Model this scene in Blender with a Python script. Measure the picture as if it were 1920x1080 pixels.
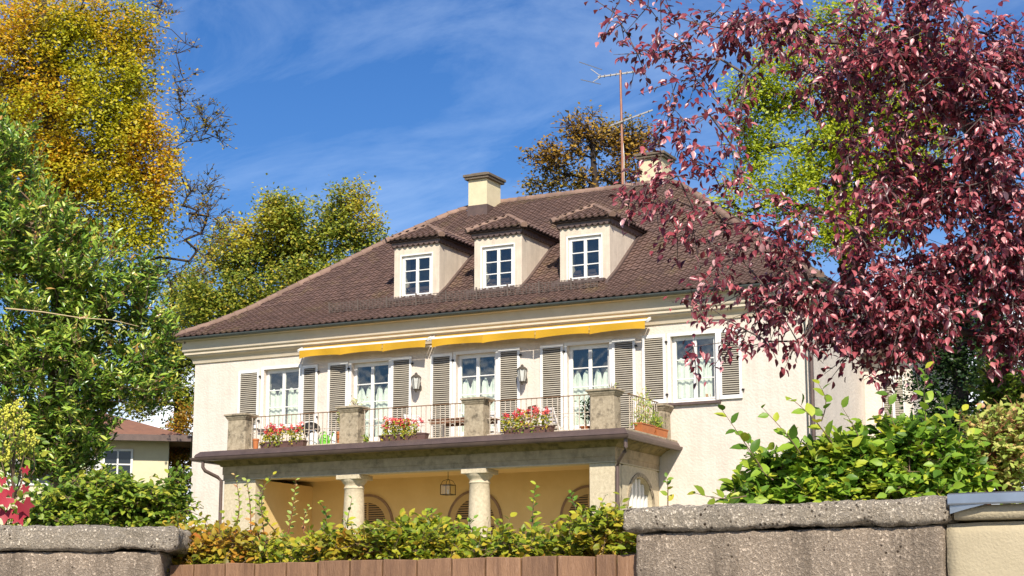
import bpy, bmesh, math, random
import numpy as np
from mathutils import Vector, Matrix, noise

# ------------------------------------------------------------------ camera, sky, sun, exposure
for o in list(bpy.data.objects): bpy.data.objects.remove(o)
SC = bpy.context.scene
COL = SC.collection
YAW, PITCH, FPX, EYE = 27.3, 11.1, 3300.0, 1.6
cam_d = bpy.data.cameras.new('camera'); cam = bpy.data.objects.new('camera', cam_d); COL.objects.link(cam)
cam.location = (0, 0, EYE); cam.rotation_euler = (math.radians(90 + PITCH), 0, math.radians(YAW))
cam_d.sensor_width = 36; cam_d.lens = FPX / 1920 * 36; cam_d.clip_start = .1; cam_d.clip_end = 3000
SC.camera = cam
SUN_AZ, SUN_EL = 31.0, 39.0
a, e = math.radians(SUN_AZ), math.radians(SUN_EL)
SUN_DIR = Vector((math.sin(a) * math.cos(e), -math.cos(a) * math.cos(e), math.sin(e)))
sd = bpy.data.lights.new('sun', 'SUN'); sd.energy = 4.8; sd.angle = math.radians(.6); sd.color = (1, .93, .82)
so = bpy.data.objects.new('sun', sd); COL.objects.link(so); so.location = (20, -30, 40)
so.rotation_euler = SUN_DIR.to_track_quat('Z', 'Y').to_euler()
W = bpy.data.worlds.new('World'); SC.world = W; W.use_nodes = True
nt = W.node_tree; nt.nodes.clear()
def nd(t, typ, **k):
    n = t.nodes.new(typ)
    for q, v in k.items(): setattr(n, q, v)
    return n
sky = nd(nt, 'ShaderNodeTexSky', sky_type='NISHITA'); sky.sun_disc = False
sky.sun_elevation = math.radians(SUN_EL); sky.sun_rotation = math.radians(180 - SUN_AZ)
sky.air_density = 1.0; sky.dust_density = .25; sky.ozone_density = 3.0; sky.altitude = 500
hs = nd(nt, 'ShaderNodeHueSaturation'); hs.inputs['Hue'].default_value = .512; hs.inputs['Saturation'].default_value = 1.32; hs.inputs['Value'].default_value = .70
nt.links.new(sky.outputs[0], hs.inputs['Color'])
tc = nd(nt, 'ShaderNodeTexCoord'); sx = nd(nt, 'ShaderNodeSeparateXYZ'); nt.links.new(tc.outputs['Generated'], sx.inputs[0])
za = nd(nt, 'ShaderNodeMath', operation='MAXIMUM'); za.inputs[1].default_value = .03; nt.links.new(sx.outputs[2], za.inputs[0])
zb = nd(nt, 'ShaderNodeMath', operation='ADD'); zb.inputs[1].default_value = .25; nt.links.new(za.outputs[0], zb.inputs[0])
dv = nd(nt, 'ShaderNodeVectorMath', operation='DIVIDE'); nt.links.new(tc.outputs['Generated'], dv.inputs[0])
cb = nd(nt, 'ShaderNodeCombineXYZ')
for i in range(3): nt.links.new(zb.outputs[0], cb.inputs[i])
nt.links.new(cb.outputs[0], dv.inputs[1])
mp = nd(nt, 'ShaderNodeMapping'); mp.inputs['Scale'].default_value = (1.1, 2.6, 1); mp.inputs['Rotation'].default_value = (0, 0, .5)
nt.links.new(dv.outputs[0], mp.inputs[0])
cn = nd(nt, 'ShaderNodeTexNoise'); cn.inputs['Scale'].default_value = 1.9; cn.inputs['Detail'].default_value = 9; cn.inputs['Roughness'].default_value = .62; cn.inputs['Distortion'].default_value = .7
nt.links.new(mp.outputs[0], cn.inputs[0])
cr = nd(nt, 'ShaderNodeMapRange'); cr.inputs[1].default_value = .46; cr.inputs[2].default_value = .95; cr.inputs[4].default_value = .42
nt.links.new(cn.outputs[0], cr.inputs[0])
# a bank of cumulus low over the horizon
c2 = nd(nt, 'ShaderNodeTexNoise'); c2.inputs['Scale'].default_value = 6.5; c2.inputs['Detail'].default_value = 7
nt.links.new(tc.outputs['Generated'], c2.inputs[0])
lo = nd(nt, 'ShaderNodeMapRange'); lo.inputs[1].default_value = .26; lo.inputs[2].default_value = .12; lo.inputs[3].default_value = -.25; lo.inputs[4].default_value = .14
nt.links.new(sx.outputs[2], lo.inputs[0])
ad = nd(nt, 'ShaderNodeMath', operation='ADD'); nt.links.new(c2.outputs[0], ad.inputs[0]); nt.links.new(lo.outputs[0], ad.inputs[1])
cr2 = nd(nt, 'ShaderNodeMapRange'); cr2.inputs[1].default_value = .53; cr2.inputs[2].default_value = .66; cr2.inputs[4].default_value = .92
nt.links.new(ad.outputs[0], cr2.inputs[0])
mx0 = nd(nt, 'ShaderNodeMix', data_type='RGBA'); mx0.inputs[7].default_value = (5.4, 6.6, 8.2, 1)
nt.links.new(cr.outputs[0], mx0.inputs[0]); nt.links.new(hs.outputs[0], mx0.inputs[6])
mx1 = nd(nt, 'ShaderNodeMix', data_type='RGBA'); mx1.inputs[7].default_value = (9, 9.2, 9.6, 1)
nt.links.new(cr2.outputs[0], mx1.inputs[0]); nt.links.new(mx0.outputs[2], mx1.inputs[6])
bg = nd(nt, 'ShaderNodeBackground'); bg.inputs[1].default_value = .13; nt.links.new(mx1.outputs[2], bg.inputs[0])
wo = nd(nt, 'ShaderNodeOutputWorld'); nt.links.new(bg.outputs[0], wo.inputs[0])
SC.view_settings.view_transform = 'Standard'; SC.view_settings.look = 'None'; SC.view_settings.gamma = 1
SC.view_settings.exposure = .42; SC.view_settings.use_curve_mapping = False
SC.render.engine = 'CYCLES'
SC.cycles.max_bounces = 7; SC.cycles.transparent_max_bounces = 10

# ------------------------------------------------------------------ helpers
_y, _p = math.radians(YAW), math.radians(PITCH)
FW = np.array([-math.sin(_y) * math.cos(_p), math.cos(_y) * math.cos(_p), math.sin(_p)])
RT = np.array([math.cos(_y), math.sin(_y), 0.]); UP = np.cross(RT, FW)
def at(px, py, D):            # direction seen in the photograph, at a real distance D
    return np.array([0, 0, EYE]) + D * (FW + RT * (px - 960) / FPX - UP * (py - 540) / FPX)
ORG = {}
def tag(o, label=None, cat=None, group=None, kind=None):
    if label: o['label'] = label
    if cat: o['category'] = cat
    if group: o['group'] = group
    if kind: o['kind'] = kind
    return o
def root(name, loc, label, cat, group=None):
    o = bpy.data.objects.new(name, None); COL.objects.link(o); o.location = loc; o.empty_display_size = .2
    ORG[o.name] = Vector(loc); return tag(o, label, cat, group, 'thing')
def link_obj(o, org, parent):
    COL.objects.link(o); ORG[o.name] = Vector(org)
    if parent is not None:
        o.parent = parent; o.location = Vector(org) - ORG[parent.name]
    else: o.location = org
    return o
def inst(name, mesh, M, parent):      # shared mesh placed by a world matrix
    o = bpy.data.objects.new(name, mesh); COL.objects.link(o)
    o.parent = parent
    o.matrix_basis = Matrix.Translation(-ORG[parent.name]) @ M
    ORG[o.name] = M.to_translation()
    return o
class MB:
    def __init__(s): s.v = []; s.f = []
    def add(s, vs, fs):
        n = len(s.v); s.v += [tuple(map(float, q)) for q in vs]; s.f += [tuple(i + n for i in f) for f in fs]; return s
    def box(s, x0, x1, y0, y1, z0, z1):
        return s.add([(x, y, z) for z in (z0, z1) for y in (y0, y1) for x in (x0, x1)],
              [(0, 2, 3, 1), (4, 5, 7, 6), (0, 1, 5, 4), (2, 6, 7, 3), (0, 4, 6, 2), (1, 3, 7, 5)])
    def bar(s, p, q, w, h=None, up=(0, 0, 1)):      # square bar between two points
        p, q = Vector(p), Vector(q); h = h or w; d = (q - p).normalized(); u = Vector(up)
        if abs(d.dot(u)) > .98: u = Vector((0, 1, 0))
        a = d.cross(u).normalized() * w / 2; b = a.cross(d).normalized() * h / 2
        return s.add([p - a - b, p + a - b, p + a + b, p - a + b, q - a - b, q + a - b, q + a + b, q - a + b],
              [(0, 1, 2, 3), (7, 6, 5, 4), (0, 4, 5, 1), (1, 5, 6, 2), (2, 6, 7, 3), (3, 7, 4, 0)])
    def tube(s, pts, r, n=8, cap=True):
        pts = [Vector(p) for p in pts]; rs = r if hasattr(r, '__len__') else [r] * len(pts); vs = []
        for i, p in enumerate(pts):
            d = (pts[min(i + 1, len(pts) - 1)] - pts[max(i - 1, 0)]).normalized()
            u = Vector((0, 0, 1)) if abs(d.z) < .9 else Vector((1, 0, 0))
            a = d.cross(u).normalized(); b = d.cross(a)
            vs += [p + (a * math.cos(t) + b * math.sin(t)) * rs[i] for t in (2 * math.pi * k / n for k in range(n))]
        fs = [(i * n + k, i * n + (k + 1) % n, (i + 1) * n + (k + 1) % n, (i + 1) * n + k) for i in range(len(pts) - 1) for k in range(n)]
        if cap: fs += [tuple(range(n))[::-1], tuple((len(pts) - 1) * n + k for k in range(n))]
        return s.add(vs, fs)
    def lathe(s, c, prof, n=20):
        vs = [(c[0] + r * math.cos(2 * math.pi * k / n), c[1] + r * math.sin(2 * math.pi * k / n), c[2] + z) for r, z in prof for k in range(n)]
        fs = [(i * n + k, i * n + (k + 1) % n, (i + 1) * n + (k + 1) % n, (i + 1) * n + k) for i in range(len(prof) - 1) for k in range(n)]
        fs += [tuple(range(n))[::-1], tuple((len(prof) - 1) * n + k for k in range(n))]
        return s.add(vs, fs)
    def frustum(s, c, w0, d0, w1, d1, h):      # tapered box standing on c
        x, y, z = c
        return s.add([(x - w0, y - d0, z), (x + w0, y - d0, z), (x + w0, y + d0, z), (x - w0, y + d0, z), (x - w1, y - d1, z + h), (x + w1, y - d1, z + h), (x + w1, y + d1, z + h), (x - w1, y + d1, z + h)],
              [(3, 2, 1, 0), (4, 5, 6, 7), (0, 1, 5, 4), (1, 2, 6, 5), (2, 3, 7, 6), (3, 0, 4, 7)])
    def extrude(s, poly, y0, y1):      # (x, z) outline pushed from y0 to y1
        n = len(poly)
        return s.add([(x, y0, z) for x, z in poly] + [(x, y1, z) for x, z in poly],
              [tuple(range(n)), tuple(range(2 * n - 1, n - 1, -1))] + [(i, i + n, (i + 1) % n + n, (i + 1) % n) for i in range(n)])
    def sweep(s, prof, path, closed=False):      # prof: (outward, z); path: list of (x, y), outward = right of travel
        k = len(path); rows = []
        for i in range(k):
            P = Vector(path[i])
            a = (P - Vector(path[i - 1])).normalized() if (i > 0 or closed) else None
            b = (Vector(path[(i + 1) % k]) - P).normalized() if (i < k - 1 or closed) else None
            a = a or b; b = b or a
            na, nb = Vector((a.y, -a.x)), Vector((b.y, -b.x)); m = na + nb; m = m / max(1e-6, m.dot(na))
            rows.append([(P.x + m.x * o, P.y + m.y * o, z) for o, z in prof])
        n = len(prof); vs = [v for r in rows for v in r]; fs = []
        for i in range(k if closed else k - 1):
            j = (i + 1) % k
            fs += [(i * n + q, j * n + q, j * n + q + 1, i * n + q + 1) for q in range(n - 1)]
        if not closed: fs += [tuple(range(n)), tuple((k - 1) * n + q for q in range(n))[::-1]]
        return s.add(vs, fs)
    def mesh(s, name, mat=None, org=None, smooth=False):
        V = np.array(s.v)
        if org is None: org = ((V[:, 0].min() + V[:, 0].max()) / 2, (V[:, 1].min() + V[:, 1].max()) / 2, V[:, 2].min())
        me = bpy.data.meshes.new(name); me.from_pydata([tuple(q) for q in (V - np.array(org))], [], s.f); me.update()
        bm = bmesh.new(); bm.from_mesh(me); bmesh.ops.recalc_face_normals(bm, faces=bm.faces); bm.to_mesh(me); bm.free()
        if mat: me.materials.append(mat)
        if smooth:
            me.shade_smooth(); me.set_sharp_from_angle(angle=math.radians(40))
        return me, org
    def build(s, name, mat, parent=None, smooth=False, org=None, bevel=0):
        me, org = s.mesh(name, mat, org, smooth)
        if bevel:
            bm = bmesh.new(); bm.from_mesh(me); bmesh.ops.bevel(bm, geom=bm.edges[:], offset=bevel, segments=1, affect='EDGES', clamp_overlap=True); bm.to_mesh(me); bm.free()
        return link_obj(bpy.data.objects.new(name, me), org, parent)
def copy_mesh_at(o, name, offset, parent):
    c = o.copy(); COL.objects.link(c); c.parent = parent
    org = ORG[o.name] + Vector(offset); c.location = org - ORG[parent.name]; ORG[c.name] = org
    return c

# ------------------------------------------------------------------ materials
def mat(name, col, rough=.7, col2=None, scale=6, amt=.5, bump=0, bscale=60, metal=0, spec=.5, col3=None, scale3=1.2, thr3=(.55, .7), stretch=None, island=0, detail=6, bdist=.02, streak=0):
    m = bpy.data.materials.new(name); m.use_nodes = True; t = m.node_tree; b = t.nodes['Principled BSDF']
    b.inputs['Roughness'].default_value = rough; b.inputs['Metallic'].default_value = metal; b.inputs['Specular IOR Level'].default_value = spec
    g = nd(t, 'ShaderNodeNewGeometry'); src = g.outputs['Position']
    if stretch:
        mpn = nd(t, 'ShaderNodeMapping'); mpn.inputs['Scale'].default_value = stretch; t.links.new(src, mpn.inputs[0]); src = mpn.outputs[0]
    col = (*col, 1); out = None
    if col2:
        n = nd(t, 'ShaderNodeTexNoise'); n.inputs['Scale'].default_value = scale; n.inputs['Detail'].default_value = detail; n.inputs['Roughness'].default_value = .65
        t.links.new(src, n.inputs[0])
        r = nd(t, 'ShaderNodeMapRange'); r.inputs[1].default_value = .35; r.inputs[2].default_value = .7; r.inputs[4].default_value = amt
        t.links.new(n.outputs[0], r.inputs[0])
        mx = nd(t, 'ShaderNodeMix', data_type='RGBA'); mx.inputs[6].default_value = col; mx.inputs[7].default_value = (*col2, 1)
        t.links.new(r.outputs[0], mx.inputs[0]); out = mx.outputs[2]
    if col3:
        n = nd(t, 'ShaderNodeTexNoise'); n.inputs['Scale'].default_value = scale3; n.inputs['Detail'].default_value = 8; n.inputs['Roughness'].default_value = .7
        t.links.new(src, n.inputs[0])
        r = nd(t, 'ShaderNodeMapRange'); r.inputs[1].default_value = thr3[0]; r.inputs[2].default_value = thr3[1]; r.inputs[4].default_value = .85
        t.links.new(n.outputs[0], r.inputs[0])
        mx = nd(t, 'ShaderNodeMix', data_type='RGBA'); mx.inputs[6].default_value = col; mx.inputs[7].default_value = (*col3, 1)
        if out: t.links.new(out, mx.inputs[6])
        t.links.new(r.outputs[0], mx.inputs[0]); out = mx.outputs[2]
    if streak:
        mp2 = nd(t, 'ShaderNodeMapping'); mp2.inputs['Scale'].default_value = (4.5, 4.5, .28); t.links.new(g.outputs['Position'], mp2.inputs[0])
        n = nd(t, 'ShaderNodeTexNoise'); n.inputs['Scale'].default_value = 1.0; n.inputs['Detail'].default_value = 7; n.inputs['Roughness'].default_value = .7; t.links.new(mp2.outputs[0], n.inputs[0])
        r = nd(t, 'ShaderNodeMapRange'); r.inputs[1].default_value = .42; r.inputs[2].default_value = .72; r.inputs[3].default_value = 1.04; r.inputs[4].default_value = 1 - streak; t.links.new(n.outputs[0], r.inputs[0])
        h = nd(t, 'ShaderNodeHueSaturation'); h.inputs['Color'].default_value = col
        if out: t.links.new(out, h.inputs['Color'])
        t.links.new(r.outputs[0], h.inputs['Value']); out = h.outputs[0]
    if island:
        oi = nd(t, 'ShaderNodeObjectInfo'); s_ = nd(t, 'ShaderNodeMath', operation='ADD'); fr = nd(t, 'ShaderNodeMath', operation='FRACT')
        t.links.new(g.outputs['Random Per Island'], s_.inputs[0]); t.links.new(oi.outputs['Random'], s_.inputs[1]); t.links.new(s_.outputs[0], fr.inputs[0])
        r = nd(t, 'ShaderNodeMapRange'); r.inputs[3].default_value = 1 - island; r.inputs[4].default_value = 1 + island; t.links.new(fr.outputs[0], r.inputs[0])
        h = nd(t, 'ShaderNodeHueSaturation'); h.inputs['Color'].default_value = col
        if out: t.links.new(out, h.inputs['Color'])
        t.links.new(r.outputs[0], h.inputs['Value']); out = h.outputs[0]
    if out: t.links.new(out, b.inputs['Base Color'])
    else: b.inputs['Base Color'].default_value = col
    if bump:
        n = nd(t, 'ShaderNodeTexNoise'); n.inputs['Scale'].default_value = bscale; n.inputs['Detail'].default_value = 5
        t.links.new(src, n.inputs[0])
        bp = nd(t, 'ShaderNodeBump'); bp.inputs['Strength'].default_value = bump; bp.inputs['Distance'].default_value = bdist
        t.links.new(n.outputs[0], bp.inputs['Height']); t.links.new(bp.outputs[0], b.inputs['Normal'])
    return m
def leaf_mat(name, stops, patch=None, pscale=1.5, pthr=(.5, .65), trans=.35, rough=.45, spec=.4):
    m = bpy.data.materials.new(name); m.use_nodes = True; t = m.node_tree; b = t.nodes['Principled BSDF']
    b.inputs['Roughness'].default_value = rough; b.inputs['Specular IOR Level'].default_value = spec
    g = nd(t, 'ShaderNodeNewGeometry'); oi = nd(t, 'ShaderNodeObjectInfo')
    s_ = nd(t, 'ShaderNodeMath', operation='ADD'); fr = nd(t, 'ShaderNodeMath', operation='FRACT')
    t.links.new(g.outputs['Random Per Island'], s_.inputs[0]); t.links.new(oi.outputs['Random'], s_.inputs[1]); t.links.new(s_.outputs[0], fr.inputs[0])
    def ramp(st):
        r = nd(t, 'ShaderNodeValToRGB'); el = r.color_ramp.elements
        while len(el) < len(st): el.new(.5)
        for i, (p, c) in enumerate(st): el[i].position = p; el[i].color = (*c, 1)
        t.links.new(fr.outputs[0], r.inputs[0]); return r.outputs[0]
    out = ramp(stops)
    if patch:
        n = nd(t, 'ShaderNodeTexNoise'); n.inputs['Scale'].default_value = pscale; n.inputs['Detail'].default_value = 3; t.links.new(g.outputs['Position'], n.inputs[0])
        r = nd(t, 'ShaderNodeMapRange'); r.inputs[1].default_value = pthr[0]; r.inputs[2].default_value = pthr[1]; t.links.new(n.outputs[0], r.inputs[0])
        mx = nd(t, 'ShaderNodeMix', data_type='RGBA'); t.links.new(r.outputs[0], mx.inputs[0]); t.links.new(out, mx.inputs[6]); t.links.new(ramp(patch), mx.inputs[7]); out = mx.outputs[2]
    t.links.new(out, b.inputs['Base Color'])
    tr = nd(t, 'ShaderNodeBsdfTranslucent'); t.links.new(out, tr.inputs[0])
    ms = nd(t, 'ShaderNodeMixShader'); ms.inputs[0].default_value = trans
    t.links.new(b.outputs[0], ms.inputs[1]); t.links.new(tr.outputs[0], ms.inputs[2])
    t.links.new(ms.outputs[0], t.nodes['Material Output'].inputs[0])
    return m
M = {}
M['plaster'] = mat('cream_plaster', (.71, .62, .525), .85, (.64, .55, .455), 2.2, .9, .7, 16, col3=(.50, .42, .32), scale3=.9, thr3=(.6, .85), streak=.07)
M['cornice'] = mat('cornice_paint', (.66, .56, .42), .75, (.55, .45, .31), 2.5, .6, .1, 40)
M['dormer'] = mat('dormer_render', (.70, .59, .46), .85, (.58, .48, .37), 3.2, .8, .4, 30, streak=.2)
M['ochre'] = mat('ochre_render', (.76, .56, .25), .9, (.68, .48, .20), 1.6, .8, .15, 50)
M['stone'] = mat('weathered_stone', (.47, .385, .265), .9, (.26, .205, .13), 11, .9, .6, 50, col3=(.06, .046, .028), scale3=3.6, thr3=(.51, .66))
M['pale_stone'] = mat('pale_stone', (.66, .56, .39), .9, (.44, .36, .23), 14, .8, .5, 55, col3=(.30, .25, .16), scale3=2.2, thr3=(.6, .8))
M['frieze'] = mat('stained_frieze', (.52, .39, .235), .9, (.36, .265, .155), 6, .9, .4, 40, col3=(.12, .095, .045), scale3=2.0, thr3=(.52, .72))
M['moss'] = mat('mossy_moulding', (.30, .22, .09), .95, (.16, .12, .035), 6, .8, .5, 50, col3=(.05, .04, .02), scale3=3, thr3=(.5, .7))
M['tile'] = mat('roof_tile', (.155, .092, .072), .75, (.10, .064, .054), 3.2, .7, .3, 40, col3=(.22, .16, .07), scale3=.7, thr3=(.52, .76), island=.20, spec=.35)
M['ridge'] = mat('ridge_tile', (.27, .17, .125), .8, (.15, .09, .06), 5, .7, .3, 40, island=.22)
M['roof_under'] = mat('roof_underlay', (.05, .028, .022), .9)
M['white'] = mat('white_paint', (.82, .80, .76), .5, (.70, .67, .60), 5, .5, .05, 40)
M['slat'] = mat('shutter_slat', (.44, .39, .31), .6, (.36, .315, .245), 6, .6, .05, 60, island=.1)
M['slat_gap_shade'] = mat('slat_gap_shade', (.07, .055, .035), .9)  # dark colour stands in for the shade between slats
M['gutter'] = mat('zinc_gutter', (.11, .125, .115), .45, (.07, .075, .07), 4, .7, .05, 30, metal=.4)
M['brown_gutter'] = mat('brown_gutter', (.17, .115, .095), .42, (.10, .07, .06), 3, .8, .05, 30, metal=.35)
M['lead'] = mat('lead_flashing', (.16, .105, .085), .5, (.09, .065, .06), 5, .8, .2, 30, metal=.25)
M['yellow'] = mat('awning_cloth', (.56, .31, .010), .8, (.47, .25, .008), 3, .6, .1, 120)
M['iron'] = mat('dark_iron', (.03, .026, .022), .5, metal=.6)
M['rail'] = mat('rail_paint', (.66, .58, .47), .55, (.30, .19, .11), 22, .8, .1, 60)
M['rail_rust'] = mat('rail_rust', (.30, .19, .11), .7, (.16, .09, .05), 18, .8)
M['wire'] = mat('galvanised_wire', (.17, .13, .105), .6, (.10, .075, .06), 9, .7, metal=.2)
M['mast'] = mat('antenna_mast', (.30, .12, .07), .5, (.36, .22, .15), 5, .6, metal=.4)
M['alu'] = mat('antenna_aluminium', (.20, .19, .18), .45, metal=.7)
M['terracotta'] = mat('terracotta', (.52, .17, .05), .8, (.40, .13, .05), 8, .7, .2, 60)
M['planter'] = mat('brown_planter', (.14, .07, .055), .6, (.09, .045, .035), 8, .6)
M['soil'] = mat('soil', (.035, .024, .016), 1)
M['wood'] = mat('brown_wood', (.22, .10, .05), .6, (.13, .06, .03), 14, .8, .1, 60)
M['white_wood'] = mat('white_wood', (.78, .73, .68), .55, (.62, .55, .48), 10, .5)
M['plastic'] = mat('white_plastic', (.82, .82, .80), .4)
M['green_plastic'] = mat('green_plastic', (.18, .55, .03), .35, (.13, .42, .02), 8, .5)
M['curtain'] = mat('curtain_cloth', (.84, .85, .78), .9, (.62, .62, .54), 5, .5)
M['room'] = mat('dim_room', (.10, .085, .06), .9, (.06, .05, .035), 1.2, .8)  # interior dimness put into the colour
M['plank'] = mat('stained_plank', (.27, .145, .075), .65, (.14, .07, .036), 3.5, .9, .35, 30, col3=(.40, .24, .15), scale3=5, thr3=(.58, .75), stretch=(9, 9, 1.1), island=.14)
def concrete(name, c1, c2, pit, grit=70, pits=42, pitmax=.30, streak=.5, blot=3.0, bd=.012):
    m = bpy.data.materials.new(name); m.use_nodes = True; t = m.node_tree; b = t.nodes['Principled BSDF']; b.inputs['Roughness'].default_value = .95; b.inputs['Specular IOR Level'].default_value = .2
    g = nd(t, 'ShaderNodeNewGeometry'); P = g.outputs['Position']
    def nz(sc, det, r0, r1, o0=0, o1=1, scale=None, rough=.65):
        src = P
        if scale: mp_ = nd(t, 'ShaderNodeMapping'); mp_.inputs['Scale'].default_value = scale; t.links.new(P, mp_.inputs[0]); src = mp_.outputs[0]
        n = nd(t, 'ShaderNodeTexNoise'); n.inputs['Scale'].default_value = sc; n.inputs['Detail'].default_value = det; n.inputs['Roughness'].default_value = rough; t.links.new(src, n.inputs[0])
        r = nd(t, 'ShaderNodeMapRange'); r.inputs[1].default_value = r0; r.inputs[2].default_value = r1; r.inputs[3].default_value = o0; r.inputs[4].default_value = o1; t.links.new(n.outputs[0], r.inputs[0]); return r.outputs[0]
    def mix(f, a_, b_):
        x = nd(t, 'ShaderNodeMix', data_type='RGBA'); t.links.new(f, x.inputs[0])
        for k, v in ((6, a_), (7, b_)):
            if isinstance(v, tuple): x.inputs[k].default_value = (*v, 1)
            else: t.links.new(v, x.inputs[k])
        return x.outputs[2]
    gr = nz(grit, 4, .40, .60, rough=.8); col = mix(gr, c2, c1)
    col = mix(nz(blot, 6, .45, .68, 0, .55), col, tuple(v * .45 for v in c1))
    col = mix(nz(1, 7, .48, .70, 0, streak, (9, 9, .9), .7), col, tuple(v * .30 for v in c2))
    v = nd(t, 'ShaderNodeTexVoronoi'); v.inputs['Scale'].default_value = pits; t.links.new(P, v.inputs[0])
    r = nd(t, 'ShaderNodeMapRange'); r.inputs[1].default_value = pitmax; r.inputs[2].default_value = pitmax * .5; t.links.new(v.outputs['Distance'], r.inputs[0])
    mu = nd(t, 'ShaderNodeMath', operation='MULTIPLY'); t.links.new(r.outputs[0], mu.inputs[0]); t.links.new(nz(7, 4, .46, .58), mu.inputs[1])
    col = mix(mu.outputs[0], col, pit); t.links.new(col, b.inputs['Base Color'])
    sb = nd(t, 'ShaderNodeMath', operation='SUBTRACT'); t.links.new(gr, sb.inputs[0]); t.links.new(mu.outputs[0], sb.inputs[1])
    bp = nd(t, 'ShaderNodeBump'); bp.inputs['Strength'].default_value = 1; bp.inputs['Distance'].default_value = bd; t.links.new(sb.outputs[0], bp.inputs['Height']); t.links.new(bp.outputs[0], b.inputs['Normal'])
    return m
M['cap'] = concrete('concrete_cap', (.84, .72, .56), (.48, .395, .295), (.06, .036, .018), 75, 48, .38, .25)
M['roughcast'] = concrete('roughcast', (.66, .53, .40), (.36, .275, .20), (.08, .055, .035), 75, 34, .24, .7, 2.5, .007)
M['buff'] = mat('buff_plaster', (.48, .40, .26), .9, (.38, .315, .20), 4, .8, .6, 90, bdist=.006)
M['zinc'] = mat('zinc_sheet', (.38, .42, .46), .35, (.26, .29, .32), 6, .6, metal=.75)
M['bark'] = mat('bark', (.10, .075, .055), .9, (.055, .042, .03), 18, .8, .6, 40)
M['dark_bark'] = mat('dark_bark', (.055, .038, .032), .9, (.03, .022, .02), 25, .8, .5, 50)
M['purple_bark'] = mat('purple_bark', (.16, .115, .10), .85, (.07, .05, .045), 30, .8, .4, 60)
M['twig'] = mat('twig_bark', (.20, .13, .075), .8, (.12, .075, .045), 30, .7)
M['red_twig'] = mat('red_twig', (.26, .085, .04), .7, (.17, .06, .03), 30, .7)
M['grass'] = mat('lawn', (.055, .085, .02), .95, (.09, .10, .03), 1.5, .8, .5, 25)
M['asphalt'] = mat('asphalt', (.05, .05, .05), .9, (.07, .068, .065), 40, .6, .4, 150)
M['paving'] = mat('paving', (.28, .26, .23), .9, (.20, .19, .17), 9, .6, .3, 60)
M['far_wall'] = mat('far_wall', (.68, .60, .40), .9, (.58, .50, .33), 2, .6)
M['far_tile'] = mat('far_tile', (.24, .11, .065), .8, (.15, .075, .05), 3, .7, .5, 25, island=.2)
M['flower_red'] = mat('flower_red', (.62, .02, .035), .6, (.75, .10, .10), 20, .8, island=.3)
M['flower_pink'] = mat('flower_pink', (.80, .18, .14), .6, (.72, .10, .10), 25, .8, island=.25)
M['flower_lime'] = mat('flower_lime', (.55, .52, .06), .7, (.40, .42, .05), 40, .7, island=.2)
def glass_mat(name, tint=(.93, .96, .95), refl=.13):
    m = bpy.data.materials.new(name); m.use_nodes = True; t = m.node_tree; t.nodes.clear()
    tr = nd(t, 'ShaderNodeBsdfTransparent'); tr.inputs[0].default_value = (*tint, 1)
    gl = nd(t, 'ShaderNodeBsdfGlossy'); gl.inputs['Roughness'].default_value = .015
    n = nd(t, 'ShaderNodeTexNoise'); n.inputs['Scale'].default_value = 1.6; g = nd(t, 'ShaderNodeNewGeometry'); t.links.new(g.outputs['Position'], n.inputs[0])
    bp = nd(t, 'ShaderNodeBump'); bp.inputs['Strength'].default_value = .12; bp.inputs['Distance'].default_value = .05; t.links.new(n.outputs[0], bp.inputs['Height']); t.links.new(bp.outputs[0], gl.inputs['Normal'])
    fr = nd(t, 'ShaderNodeLayerWeight'); fr.inputs[0].default_value = .5
    pw = nd(t, 'ShaderNodeMath', operation='POWER'); pw.inputs[1].default_value = 4; t.links.new(fr.outputs['Facing'], pw.inputs[0])
    mu = nd(t, 'ShaderNodeMath', operation='MULTIPLY_ADD'); mu.inputs[1].default_value = .9; mu.inputs[2].default_value = refl; mu.use_clamp = True; t.links.new(pw.outputs[0], mu.inputs[0])
    ms = nd(t, 'ShaderNodeMixShader'); t.links.new(mu.outputs[0], ms.inputs[0]); t.links.new(tr.outputs[0], ms.inputs[1]); t.links.new(gl.outputs[0], ms.inputs[2])
    o = nd(t, 'ShaderNodeOutputMaterial'); t.links.new(ms.outputs[0], o.inputs[0]); return m
M['glass'] = glass_mat('window_glass', (.93, .96, .93), .09)
M['lamp_glass'] = glass_mat('lamp_glass', (.9, .93, .9), .05)
M['frosted'] = mat('frosted_pane', (.62, .62, .56), .3, (.45, .45, .40), 9, .7)
M['lantern_iron'] = mat('lantern_iron', (.13, .11, .085), .5, (.08, .07, .05), 12, .7, metal=.3)
M['cap_stone'] = mat('dark_cap_stone', (.20, .155, .11), .95, (.10, .075, .05), 14, .9, .8, 60)

# ------------------------------------------------------------------ ground, pavement, road
def ground_z(x, y):
    if y < 7.3: return 0.
    if y < 7.6: return (y - 7.3) / .3 * .95
    if y < 37: return .95 + (y - 7.6) / 29.4 * 1.85
    return 2.8
xs = [-900, -300, -120, -60] + list(range(-44, 17, 4)) + [40, 120, 300, 900]
ys = [-900, -300, -60, -20, -6, 0, 5, 7.3, 7.6, 9, 12, 16, 20, 25, 30, 34, 37, 45, 60, 90, 160, 400, 1200]
g = MB(); g.add([(x, y, ground_z(x, y)) for y in ys for x in xs], [(j * len(xs) + i, j * len(xs) + i + 1, (j + 1) * len(xs) + i + 1, (j + 1) * len(xs) + i) for j in range(len(ys) - 1) for i in range(len(xs) - 1)])
tag(g.build('ground', M['grass'], org=(0, 0, 0)), kind='structure')
tag(MB().box(-80, 80, 2.2, 6.95, -.2, .125).build('pavement', M['paving']), kind='structure')
tag(MB().box(-80, 80, -6, 2.0, -.2, .006).build('road', M['asphalt']), kind='structure')
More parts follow.
